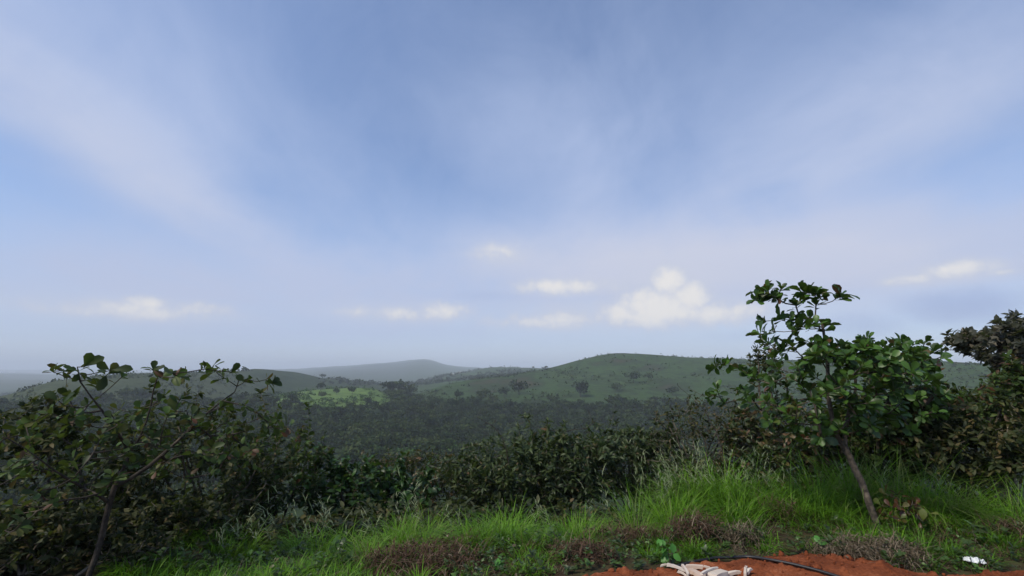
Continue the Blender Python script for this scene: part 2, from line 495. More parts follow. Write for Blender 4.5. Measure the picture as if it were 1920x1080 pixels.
ZG = pchip(az_c, z_c, AZ)                              # [az, r]
XG, YG = np.sin(AZ)[:, None] * R_GRID, np.cos(AZ)[:, None] * R_GRID
front = np.clip((np.radians(75) - np.abs(AZ)) / np.radians(12), 0, 1)[:, None]
amp = np.interp(R_GRID, [0, 4, 8, 20, 60, 200, 500, 1000, 4500, 14000], [0, .012, .04, .15, .5, 1.0, 2.0, 6, 10, 10])
wl = np.interp(R_GRID, [0, 4, 8, 20, 60, 200, 500, 1000, 4500, 14000], [.8, .8, 1.2, 4, 14, 40, 70, 170, 420, 900])
# several fixed wavelengths faded in by distance, so the field stays continuous
NZ = np.zeros_like(ZG)
for w0, seed in ((.8, 1), (4, 2), (16, 3), (55, 4), (190, 5), (480, 6)):
    wt = np.exp(-(np.log(wl / w0) / 0.8) ** 2)
    NZ += wt * fbm(XG / w0, YG / w0, seed, 4, 0.5)
ZG = ZG + amp * NZ * 0.7 * front


def H(x, y):
    x, y = np.asarray(x, float), np.asarray(y, float)
    r = np.clip(np.hypot(x, y), R_GRID[0], R_GRID[-1] * 0.999)
    a = np.arctan2(x, y)
    i = np.clip(np.searchsorted(AZ, a) - 1, 0, len(AZ) - 2)
    j = np.clip(np.searchsorted(R_GRID, r) - 1, 0, len(R_GRID) - 2)
    fa = np.clip((a - AZ[i]) / (AZ[i + 1] - AZ[i]), 0, 1)
    fr = (r - R_GRID[j]) / (R_GRID[j + 1] - R_GRID[j])
    return (ZG[i, j] * (1 - fa) * (1 - fr) + ZG[i + 1, j] * fa * (1 - fr) + ZG[i, j + 1] * (1 - fa) * fr + ZG[i + 1, j + 1] * fa * fr)


def px_of(x, y):
    """Bearing as a picture column at horizon height."""
    a = np.arctan2(x, y)
    return 960 + F * np.tan(a) * (math.cos(PITCH) + math.sin(PITCH) * math.tan(PITCH))


def smooth01(x, a, b):
    t = np.clip((x - a) / (b - a), 0, 1)
    return t * t * (3 - 2 * t)


# grassy slopes against wooded floor, and the knoll patch coloured as sunlit
def grassiness(x, y):
    r, p = np.hypot(x, y), px_of(x, y)
    n = fbm(x / 45, y / 45, 31, 4)
    hill = smooth01(r + 22 * n, 335, 385) * smooth01(p + 20 * n, 740, 830)
    d = ((p - 630) / 120) ** 2 + ((r - 385) / 62) ** 2
    knoll = 1 - smooth01(d + 0.28 * n, 0.7, 1.15)
    ridge = smooth01(r, 800, 1000) * 0.6 * (1 - smooth01(r, 1600, 2600))
    return np.clip(np.maximum(hill, ridge), 0, 1), np.clip(knoll, 0, 1)


gr_, kn_ = grassiness(XG, YG)
left_ = smooth01(520 - px_of(XG, YG), 0, 120) * smooth01(XG * 0 + R_GRID[None, :], 260, 330)
nA, nR = ZG.shape
idx = (np.arange(nA)[:, None] * nR + np.arange(nR)[None, :])
V = np.stack([XG, YG, ZG], -1).reshape(-1, 3)
Q = np.stack([idx[:-1, :-1], idx[:-1, 1:], idx[1:, 1:], idx[1:, :-1]], -1)   # [az, r, 4]
attrs = {'grassy': gr_.ravel(), 'knoll': kn_.ravel(), 'scrub': left_.ravel()}


def ground_mat(near):
    m, b, pr, out = mat('near_earth' if near else 'hillside')
    tc = b.node('ShaderNodeTexCoord')
    v = tc.outputs['Object']
    if near:
        n = b.noise(v, 6.0, 6, 0.65)
        c = b.ramp(n, [(.3, (.02, .018, .012)), (.5, (.05, .038, .02)), (.65, (.06, .065, .025)), (.8, (.10, .055, .03))])
    else:
        nb = b.noise(v, 0.012, 5, 0.6, 0.3)
        nm = b.noise(v, 0.07, 6, 0.65)
        nf = b.noise(v, 0.35, 4, 0.7)
        wood = b.ramp(nm, [(.3, (.014, .026, .009)), (.6, (.028, .048, .015)), (.8, (.045, .055, .022))])
        hill = b.ramp(b.m('ADD', b.m('MULTIPLY', nb, 0.75), b.m('MULTIPLY', nm, 0.25)),
                      [(.34, (.05, .045, .025)), (.42, (.022, .04, .013)), (.49, (.04, .078, .02)), (.54, (.022, .042, .013)), (.6, (.045, .08, .022)), (.68, (.065, .11, .03))])
        hill = b.mix(b.m('MULTIPLY', b.smooth(nf, 0.46, 0.66), 0.65), hill, (.035, .048, .022, 1))
        kn_sunlit = b.ramp(b.m('ADD', b.m('MULTIPLY', nm, .45), b.m('MULTIPLY', b.noise(v, 0.2, 4, 0.6), .55)), [(.3, (.05, .085, .025)), (.5, (.10, .165, .04)), (.7, (.15, .20, .055))])  # knoll grass, its green lightened to paint in a patch of sun
        kn_sunlit = b.mix(b.m('MULTIPLY', b.smooth(nf, 0.52, 0.68), 0.6), kn_sunlit, (.05, .10, .02, 1))
        scr = b.ramp(nm, [(.3, (.03, .042, .018)), (.6, (.052, .068, .028)), (.8, (.08, .09, .038))])

        def A(n):
            return b.node('ShaderNodeAttribute', attribute_name=n).outputs['Fac']
        c = b.mix(A('scrub'), wood, scr)
        c = b.mix(A('grassy'), c, hill)
        c = b.mix(A('knoll'), c, kn_sunlit)
        bp = b.node('ShaderNodeBump')
        bp.inputs['Strength'].default_value = 0.8
        bp.inputs['Distance'].default_value = 1.2
        b.put(bp.inputs['Height'], b.m('ADD', nf, b.m('MULTIPLY', nm, 1.5)))
        b.t.links.new(bp.outputs[0], pr.inputs['Normal'])
    b.put(pr.inputs['Base Color'], c)
    pr.inputs['Roughness'].default_value = 0.95
    pr.inputs['Specular IOR Level'].default_value = 0.1
    return m


jn, jm = int(np.searchsorted(R_GRID, 60)), int(np.searchsorted(R_GRID, 1000))


def sheet_obj(name, j0, j1, m, close=False):
    f = Q[:, j0:j1].reshape(-1, 4)
    used, inv = np.unique(f, return_inverse=True)
    vv = V[used]
    faces = [inv.reshape(-1, 4)]
    if close:                                   # the small cap under the camera
        vv = np.vstack([vv, [[0, 0, ZG[:, 0].mean()]]])
        ring = np.searchsorted(used, idx[:, 0])
        faces.append(np.stack([ring[:-1], ring[1:], np.full(nA - 1, len(vv) - 1)], -1))
    at = {k: np.concatenate([a[used], [0] * (len(vv) - len(used))]) for k, a in attrs.items()}
    return tag(mesh_obj(name, vv, faces, m, vattr=at), kind='structure')


M_HILL = ground_mat(False)
sheet_obj('ground', 0, jn, ground_mat(True), True)
sheet_obj('hills', jn, jm, M_HILL)
sheet_obj('distant_hills', jm, nR - 1, M_HILL)


# ------------------------------------------------------------------ red soil bank
SOIL_EDGE = [(-400, 1200), (700, 1150), (950, 1105), (1030, 1080), (1070, 1071), (1110, 1064), (1160, 1061), (1240, 1056), (1300, 1050), (1420, 1040), (1500, 1035),
             (1560, 1040), (1640, 1051), (1700, 1062), (1760, 1073), (1840, 1071), (1920, 1064), (2050, 1062), (2400, 1062)]
se_a = np.array([ray(p, q)[0] for p, q in SOIL_EDGE])
se_r = np.array([(EYE - 0.05) / -ray(p, q)[1] for p, q in SOIL_EDGE])
sa = np.linspace(math.radians(-55), math.radians(62), 420)
st = np.linspace(0, 1, 150)
edge = np.interp(sa, se_a, se_r) + 0.06 * fbm(sa * 30, sa * 0, 3, 4)
SR = 0.8 + (edge[:, None] - 0.8) * (st[None, :] ** 0.75)
SX, SY = np.sin(sa)[:, None] * SR, np.cos(sa)[:, None] * SR
lump = fbm(SX * 2.2, SY * 2.2, 41, 3)
clod = np.maximum(0, fbm(SX * 9, SY * 9, 51, 3, 0.6) - 0.15) ** 1.2


def soil_h(x, y):
    r, a = np.hypot(x, y), np.arctan2(x, y)
    e = np.interp(a, se_a, se_r)
    t = np.clip((e - r) / 0.35, 0, 1)
    up = 0.05 * np.sin(np.clip(t, 0, 1) * math.pi / 2) * smooth01(a, math.radians(3), math.radians(14))
    return H(x, y) + 0.012 + up + 0.02 * fbm(x * 2.2, y * 2.2, 41, 3) * t


SZ = soil_h(SX, SY) + 0.045 * clod * np.clip((edge[:, None] - SR) / 0.12, 0, 1) + 0.006 * fbm(SX * 40, SY * 40, 61, 2)
SZ[:, -1] -= 0.06
ii = np.arange(len(sa))[:, None] * len(st) + np.arange(len(st))[None, :]
m, b, pr, out = mat('red_laterite')
tc = b.node('ShaderNodeTexCoord')
n1 = b.noise(tc.outputs['Object'], 3.5, 6, 0.65)
n2 = b.noise(tc.outputs['Object'], 45.0, 4, 0.7)
c = b.ramp(b.m('ADD', b.m('MULTIPLY', n1, .6), b.m('MULTIPLY', n2, .4)), [(.32, (.06, .018, .009)), (.45, (.15, .042, .017)), (.56, (.24, .07, .028)), (.68, (.38, .16, .085))])
b.put(pr.inputs['Base Color'], c)
pr.inputs['Roughness'].default_value = 0.95
pr.inputs['Specular IOR Level'].default_value = 0.1
bp = b.node('ShaderNodeBump')
bp.inputs['Strength'].default_value = 0.9
bp.inputs['Distance'].default_value = 0.012
b.put(bp.inputs['Height'], n2)
b.t.links.new(bp.outputs[0], pr.inputs['Normal'])
M_SOIL = m
tag(mesh_obj('red_soil', np.stack([SX, SY, SZ], -1).reshape(-1, 3),
             np.stack([ii[:-1, :-1], ii[:-1, 1:], ii[1:, 1:], ii[1:, :-1]], -1).reshape(-1, 4), M_SOIL), kind='structure')


# ------------------------------------------------------------------ batches of leaves, blades and tubes
def unit(v):
    return v / np.maximum(np.linalg.norm(v, axis=-1, keepdims=True), 1e-9)


SHAPES = {
    'round': ([0, .12, .4, .68, .9, 1.0], [.05, .07, .55, 1.0, .82, .12]),      # blunt, widest near the tip
    'oval': ([0, .3, .7, 1.0], [.06, .9, .8, .06]),
    'long': ([0, .3, .65, 1.0], [.08, 1.0, .75, .03]),
}


def leaf_batch(p, d, n, L, W, shape='oval', fold=0.25, droop=0.25):
    ts, hw = (np.array(q) for q in SHAPES[shape])
    K = len(ts)
    d = unit(d)
    s = unit(np.cross(d, n))
    n = np.cross(s, d)
    L, W = np.broadcast_to(L, len(p))[:, None], np.broadcast_to(W, len(p))[:, None]
    droop = np.broadcast_to(droop, len(p))[:, None]
    rows = []
    for t, h in zip(ts, hw):
        cen = p + d * (L * t) - n * (droop * L * t * t)
        wv = W * 0.5 * h
        up = n * (fold * wv)
        rows.append(np.stack([cen - s * wv + up, cen, cen + s * wv + up], 1))
    v = np.stack(rows, 1).reshape(len(p), -1, 3)                # [N, K*3, 3]
    q = []
    for k in range(K - 1):
        for c in range(2):
            q.append([k * 3 + c, k * 3 + c + 1, k * 3 + c + 4, k * 3 + c + 3])
    q = np.array(q)
    faces = (np.arange(len(p))[:, None, None] * (K * 3) + q[None]).reshape(-1, 4)
    return v.reshape(-1, 3), faces, len(q)


def blade_batch(p, az, lean, L, W, curl, seg=4):
    """Arching blades: lean = tilt from vertical at the root, curl = extra bend at the tip (radians)."""
    N = len(p)
    ts = np.linspace(0, 1, seg + 1)
    out_d = np.stack([np.sin(az), np.cos(az), np.zeros(N)], -1)
    side = np.stack([np.cos(az), -np.sin(az), np.zeros(N)], -1)
    cur = p.copy()
    rows = []
    for k, t in enumerate(ts):
        w = W * (1 - t ** 1.6) * 0.5 + 0.0004
        rows.append(np.stack([cur - side * w[:, None], cur + side * w[:, None]], 1))
        if k < seg:
            th = lean + curl * (t + 0.5 / seg)
            step = L / seg
            cur = cur + (out_d * np.sin(th)[:, None] + np.array([0, 0, 1.0]) * np.cos(th)[:, None]) * step[:, None]
    v = np.stack(rows, 1).reshape(N, -1, 3)
    q = np.array([[2 * k, 2 * k + 1, 2 * k + 3, 2 * k + 2] for k in range(seg)])
    faces = (np.arange(N)[:, None, None] * (2 * seg + 2) + q[None]).reshape(-1, 4)
    return v.reshape(-1, 3), faces, seg


def tube_batch(lines, sides=6):
    vs, fs, off = [], [], 0
    ang = np.arange(sides) * 2 * math.pi / sides
    for pts, rad in lines:
        pts = np.asarray(pts, float)
        K = len(pts)
        if K < 2:
            continue
        tg = unit(np.gradient(pts, axis=0))
        ref = np.where(np.abs(tg[:, 2:3]) > 0.9, np.array([[1.0, 0, 0]]), np.array([[0, 0, 1.0]]))
        if (np.abs(tg[:, 2]) > 0.9).any():
            ref = np.tile(np.array([[0.83, 0.55, 0.0]]), (K, 1))
        a = unit(np.cross(tg, ref))
        c = np.cross(tg, a)
        rad = np.broadcast_to(rad, K)
        ring = pts[:, None, :] + rad[:, None, None] * (np.cos(ang)[None, :, None] * a[:, None, :] + np.sin(ang)[None, :, None] * c[:, None, :])
        vs.append(ring.reshape(-1, 3))
        i = np.arange(K - 1)[:, None] * sides
        j = np.arange(sides)[None, :]
        j2 = (np.arange(sides)[None, :] + 1) % sides
        fs.append((off + np.stack([i + j, i + j2, i + sides + j2, i + sides + j], -1)).reshape(-1, 4))
        off += K * sides
    return np.vstack(vs), np.vstack(fs)


def resample(pts, step):
    pts = np.asarray(pts, float)
    d = np.concatenate([[0], np.cumsum(np.linalg.norm(np.diff(pts, axis=0), axis=1))])
    n = max(3, int(d[-1] / step) + 1)
    q = np.linspace(0, d[-1], n)
    return pchip(d, pts, q) if len(pts) > 2 else np.stack([np.interp(q, d, pts[:, k]) for k in range(3)], -1)


class Skeleton:
    def __init__(self, rg, step=0.1):
        self.pos, self.par, self.lines, self.rg, self.step = [], [], [], rg, step

    def trunk(self, pts, wig=0.0, attach=None):
        q = resample(pts, self.step)
        if wig:
            q[1:-1] += self.rg.normal(0, wig, (len(q) - 2, 3))
        if attach is None and self.pos:
            dd = np.linalg.norm(np.array(self.pos) - q[0], axis=1)
            if dd.min() < 0.12:
                attach = int(np.argmin(dd))
                q[0] = self.pos[attach]
        self._add(q, attach)

    def _add(self, q, attach):
        ids = [] if attach is None else [attach]
        for k, p in enumerate(q):
            if attach is not None and k == 0:
                continue
            self.pos.append(p)
            self.par.append(ids[-1] if ids else -1)
            ids.append(len(self.pos) - 1)
        self.lines.append(ids)

    def reach(self, tgt, sag=0.08, keep=None):
        P_ = np.array(self.pos)
        dv = tgt - P_
        dist = np.linalg.norm(dv, axis=1)
        cost = dist * (1 + 0.55 * np.clip(-dv[:, 2] / np.maximum(dist, 1e-6), -.2, 1))
        if keep is not None:
            cost = cost + np.where(P_[:, 2] < keep, 10, 0)
        i = int(np.argmin(cost))
        a = P_[i]
        L = dist[i]
        if L < 0.02:
            return unit(np.array([0, 0, 1.0]))
        n = max(2, int(L / self.step) + 1)
        t = np.linspace(0, 1, n + 1)[:, None]
        side = self.rg.normal(0, 1, 3) * sag * L * 0.5
        side[2] -= sag * L * 0.9
        q = a + (tgt - a) * t + side * (4 * t * (1 - t)) * 0.6 + self.rg.normal(0, 0.012 * L, (n + 1, 3)) * np.sin(t * math.pi)
        q[0] = a
        self._add(q, i)
        return unit(q[-1] - q[-2])

    def tubes(self, tip=0.004, base=None, power=2.3):
        n = len(self.pos)
        kids = np.zeros(n)
        load = np.zeros(n)
        for p in self.par:
            if p >= 0:
                kids[p] += 1
        load[kids == 0] = 1
        for i in range(n - 1, -1, -1):
            if self.par[i] >= 0:
                load[self.par[i]] += load[i] if kids[i] else 1
        rad = tip * load ** (1 / power)
        if base:
            rad = rad * 1.0
            k = base / rad.max()
            rad = tip + (rad - tip) * max(0.05, (base - tip) / max(rad.max() - tip, 1e-6))
        P_ = np.array(self.pos)
        L = []
        for ids in self.lines:
            r = rad[ids].copy()
            if self.par[ids[0]] >= 0 or len(ids) > 1 and ids[0] != ids[1] and self.lines[0] is not ids:
                r[0] = min(r[0], r[1] * 1.25)
            L.append((P_[ids], r))
        return L


def rosette(rg, p, d, n, L, spread=(0.5, 1.5), back=0.1):
    """Directions and root points of n leaves round the tip of a twig."""
    d = unit(d + np.array([0, 0, 0.5]))
    a = unit(np.cross(d, [0.3, 0.5, 0.81]))
    c = np.cross(d, a)
    ph = np.arange(n) * 2.4 + rg.uniform(0, 6.28)
    th = rg.uniform(*spread, n)
    D = d * np.cos(th)[:, None] + (a * np.cos(ph)[:, None] + c * np.sin(ph)[:, None]) * np.sin(th)[:, None]
    N = d * np.sin(th)[:, None] - (a * np.cos(ph)[:, None] + c * np.sin(ph)[:, None]) * np.cos(th)[:, None]
    N = unit(N + rg.normal(0, 0.5, (n, 3)) + np.array([0, 0, 0.2]))
    pp = p - d * (rg.uniform(0, back, n) * th / 1.5)[:, None]
    return pp, D, N


def ellip_pts(rg, n, cpx, cpy, r, wpx, hpx, depth, shell=0.35):
    """n points in an upright ellipsoid given by its picture size at horizontal distance r."""
    c = P(cpx, cpy, r)
    fw = c[1]                                   # depth along the view axis, near enough
    u = unit(rg.normal(0, 1, (n, 3))) * (rg.uniform(shell ** 3, 1, n) ** (1 / 3))[:, None]
    az = math.atan2(c[0], c[1])
    f = np.array([math.sin(az), math.cos(az), 0])
    s = np.array([math.cos(az), -math.sin(az), 0])
    wm = wpx / F * fw * abs(math.cos(az))
    hm = hpx / F * fw
    return c + u[:, :1] * s * wm + u[:, 1:2] * f * depth + u[:, 2:] * np.array([0, 0, hm])


def plant(name, label, cat, base_xy, trunks, clusters, leaf, mat_leaf, mat_bark, seed, group=None, tip=0.004, base=None,
          step=0.1, sag=0.1, parts=('trunk', 'crown'), keep=None, nl=(8, 13), shape='round', wl=0.55, spread=(0.5, 1.5),
          back=0.1, tint=(0, 0.85), odd=0.05, droop=(-0.1, 0.6), floor=0.02, dress=0.0):
    """trunks: polylines (world); clusters: points of leaf rosettes; leaf: length in metres."""
    rg = np.random.default_rng(seed)
    bz = float(H(*base_xy))
    root = empty(name, (base_xy[0], base_xy[1], bz))
    tag(root, label, cat, group)
    o = np.array([base_xy[0], base_xy[1], bz])
    sk = Skeleton(rg, step)
    for k, tr in enumerate(trunks):
        sk.trunk(tr, 0.004)
    cl = np.array([list(c)[:3] + [c[3] if len(c) > 3 else 1.0] for c in clusters], float)
    g = H(cl[:, 0], cl[:, 1]) + floor
    cl = cl[cl[:, 2] > g]
    T = np.array(sk.pos)
    cs, cl = cl[:, 3], cl[:, :3]
    order = np.argsort([np.min(np.linalg.norm(T - c, axis=1)) for c in cl])
    PP, DD, NN, LL = [], [], [], []
    for k in order:
        d = sk.reach(cl[k], sag, keep)
        n = int(rg.integers(nl[0], nl[1] + 1))
        if n:
            p_, d_, n_ = rosette(rg, cl[k], d, n, leaf, spread, back)
            PP.append(p_); DD.append(d_); NN.append(n_)
            LL.append(np.full(n, leaf * cs[k] * rg.uniform(0.75, 1.15)) * rg.uniform(0.6, 1.1, n))
    v, f = tube_batch(sk.tubes(tip, base))
    mesh_obj(parts[0], v - o, f, mat_bark, root)
    if PP:
        PP, DD, NN, LL = np.vstack(PP), np.vstack(DD), np.vstack(NN), np.concatenate(LL)
        if dress:                                # leaves along the twigs as well
            m_ = int(len(PP) * dress)
            nodes = np.array(sk.pos)
            nodes = nodes[nodes[:, 2] > (keep if keep is not None else bz + 0.25)]
            pick = nodes[rg.integers(0, len(nodes), m_)]
            PP = np.vstack([PP, pick])
            DD = np.vstack([DD, unit(rg.normal(0, 1, (m_, 3)) + [0, 0, 0.2])])
            NN = np.vstack([NN, unit(rg.normal(0, .5, (m_, 3)) + [0, 0, 1])])
            LL = np.concatenate([LL, leaf * rg.uniform(0.5, 1.0, m_)])
        v, f, q = leaf_batch(PP, DD, NN, LL, LL * wl * rg.uniform(.85, 1.15, len(LL)), shape, 0.3, rg.uniform(*droop, len(LL)))
        tn = rg.uniform(*tint, len(LL))
        o_ = rg.uniform(0, 1, len(LL)) < odd
        tn[o_] = rg.uniform(0.86, 1.0, o_.sum())
        mesh_obj(parts[1], v - o, f, mat_leaf, root, tint=np.repeat(tn, q))
    return root


def gpt(px, r, dz=0.0):
    """Ground point at a picture column and a distance."""
    a, _ = ray(px, 900)
    x, y = r * math.sin(a), r * math.cos(a)
    return np.array([x, y, float(H(x, y)) + dz])


def CL(lst, r, rg, dr=0.25, scale=1.0):
    return [np.append(P(px, py, r + rg.uniform(-dr, dr)), scale) for px, py in lst]


# ------------------------------------------------------------------ the cashew tree on the right
rg = np.random.default_rng(11)
R0 = 6.2
tb = gpt(1642, R0)
trk = [tb - [0, 0, .08]] + [P(px, py, R0) for px, py in [(1630, 945), (1607, 885), (1592, 855)]]
limbA = [P(1592, 855, R0), P(1568, 815, R0 - .05), P(1556, 760, R0 - .05), P(1552, 690, R0), P(1545, 632, R0), P(1540, 600, R0)]
limbB = [P(1592, 855, R0), P(1584, 820, R0 + .1), P(1592, 772, R0 + .15), P(1604, 735, R0 + .2), P(1603, 703, R0 + .25)]
TOP = [(1439, 545), (1428, 547), (1464, 541), (1458, 561), (1417, 560), (1447, 556), (1503, 548), (1515, 549), (1528, 550), (1542, 555), (1583, 552), (1572, 556),
       (1492, 572), (1530, 570), (1433, 602), (1464, 597), (1478, 595), (1489, 600), (1514, 596), (1528, 606), (1544, 610), (1492, 620), (1505, 612),
       (1450, 621), (1424, 626), (1436, 640), (1480, 645), (1467, 657), (1514, 640), (1547, 648), (1535, 650), (1560, 655)]
LEFT = [(1339, 686), (1350, 683), (1364, 679), (1389, 690), (1330, 745), (1344, 730), (1358, 756), (1400, 700), (1415, 705), (1330, 740)]
low = list(ellip_pts(rg, 46, 1570, 690, R0, 190, 42, 0.65, 0.3)) + list(ellip_pts(rg, 34, 1520, 745, R0 - .1, 165, 45, 0.6, 0.3)) \
    + list(ellip_pts(rg, 18, 1650, 670, R0 + .1, 100, 28, 0.4, 0.2)) + list(ellip_pts(rg, 18, 1600, 665, R0, 60, 22, 0.4, 0.2)) + list(ellip_pts(rg, 20, 1500, 795, R0, 110, 30, 0.5, 0.2)) + list(ellip_pts(rg, 16, 1650, 780, R0, 90, 45, 0.5, 0.2))
plant('cashew_tree', 'small cashew tree with leaning pale trunk in tall grass by the red soil', 'tree', tb[:2],
      [trk, limbA, limbB], CL(TOP, R0, rg, 0.2, 1.2) + CL(LEFT, R0 - .2, rg, 0.2) + low, 0.118, M_CASHEW, M_BARK, 12,
      tip=0.0045, base=0.035, step=0.12, keep=P(1560, 835, R0)[2], nl=(9, 14), wl=0.56, odd=0.05, spread=(0.35, 1.45))

# a second tree behind it and the dark tree at the edge of the frame
rg = np.random.default_rng(21)
r = 8.0
b_ = gpt(1650, r)
plant('slim_tree', 'slim straight stemmed green tree between the leaning cashew and the dark tree', 'tree', b_[:2],
      [[b_ - [0, 0, .1], P(1652, 860, r), P(1650, 800, r), P(1672, 750, r), P(1700, 720, r), P(1712, 690, r)],
       [P(1655, 790, r), P(1640, 740, r + .1), P(1628, 690, r + .2), P(1622, 645, r + .2)]],
      list(ellip_pts(rg, 60, 1690, 680, r, 85, 38, 0.8, 0.3)) + [P(1622 + dx, 632 + dy, r + .2) for dx, dy in [(0, 0), (-8, 8), (10, 6), (4, 14), (-12, 16), (16, 14)]]
      + list(ellip_pts(rg, 45, 1700, 755, r, 90, 40, 0.8, 0.3)) + CL([(1655, 650), (1690, 640), (1735, 640), (1750, 660), (1715, 645)], r, rg),
      0.13, M_CASHEW, M_BARKD, 22, tip=0.005, base=0.05, step=0.15, keep=P(1650, 800, r)[2], nl=(7, 11), odd=0.08, spread=(0.4, 1.5))

rg = np.random.default_rng(31)
r = 11.0
b_ = gpt(1870, r)
plant('dark_tree', 'dark purplish small leaved tree with dense domed top at the right edge', 'tree', b_[:2],
      [[b_ - [0, 0, .2], P(1868, 820, r), P(1866, 740, r), P(1868, 690, r), P(1880, 650, r)], [P(1866, 730, r), P(1900, 690, r), P(1950, 650, r)]],
      np.vstack([ellip_pts(rg, 150, 1885, 652, r, 92, 40, 1.2, 0.4), ellip_pts(rg, 85, 1900, 625, r, 60, 36, 0.9, 0.3), ellip_pts(rg, 50, 1810, 640, r, 36, 18, .8, .2),
                 ellip_pts(rg, 75, 1960, 640, r, 80, 55, 1.2, .3), [P(1775, 625, r), P(1790, 640, r), P(1772, 655, r), P(1893, 590, r), P(1900, 594, r)]]),
      0.115, M_DARKTREE, M_BARKD, 32, tip=0.006, base=0.09, step=0.2, keep=P(1866, 770, r)[2], nl=(7, 11), odd=0.06, shape='oval', wl=0.6)

# ------------------------------------------------------------------ the cashew tree on the left
rg = np.random.default_rng(41)
R1 = 5.15
tb = gpt(186, R1)
trk = [tb - [0, 0, .1]] + [P(px, py, R1) for px, py in [(190, 1010), (207, 935), (225, 890), (247, 845), (268, 810), (280, 765), (290, 725), (296, 705)]]
limb = [P(215, 915, R1), P(285, 870, R1 + .1), P(340, 820, R1 + .15), P(400, 765, R1 + .2), P(440, 735, R1 + .2)]
limb2 = [P(247, 845, R1), P(205, 790, R1 - .1), P(170, 740, R1 - .1), P(150, 715, R1 - .1)]
limb3 = [P(206, 940, R1), P(130, 900, R1 - .2), P(60, 850, R1 - .3), P(10, 820, R1 - .3)]
TOPL = [(97, 696), (120, 692), (145, 688), (160, 686), (185, 698), (208, 694), (160, 712), (230, 705), (285, 692), (310, 697), (325, 700), (340, 706),
        (300, 708), (385, 692), (398, 688), (420, 690), (438, 698), (450, 706), (410, 702), (465, 712), (498, 712), (510, 718), (110, 752), (130, 745), (165, 760),
        (350, 770), (370, 780), (330, 772), (420, 760), (460, 760), (500, 790), (540, 800)]
low = list(ellip_pts(rg, 88, 285, 815, R1 + .1, 270, 72, 0.8, 0.2)) + list(ellip_pts(rg, 38, 100, 850, R1, 170, 100, 0.7, 0.2)) \
    + list(ellip_pts(rg, 46, 430, 830, R1 + .3, 160, 70, 0.6, 0.2)) + CL([(10, 880), (40, 860), (8, 995), (40, 980), (50, 975)], R1 - .5, rg)
plant('cashew_tree', 'spreading cashew tree with brown tinged leaves and thin dark trunk at the left edge', 'tree', tb[:2],
      [trk, limb, limb2, limb3], CL(TOPL, R1, rg, 0.25, 1.3) + low, 0.088, M_CASHEW_L, M_BARKD, 42,
      tip=0.0035, base=0.023, step=0.12, keep=P(200, 950, R1)[2], nl=(4, 8), wl=0.55, odd=0.07, spread=(0.4, 1.55))

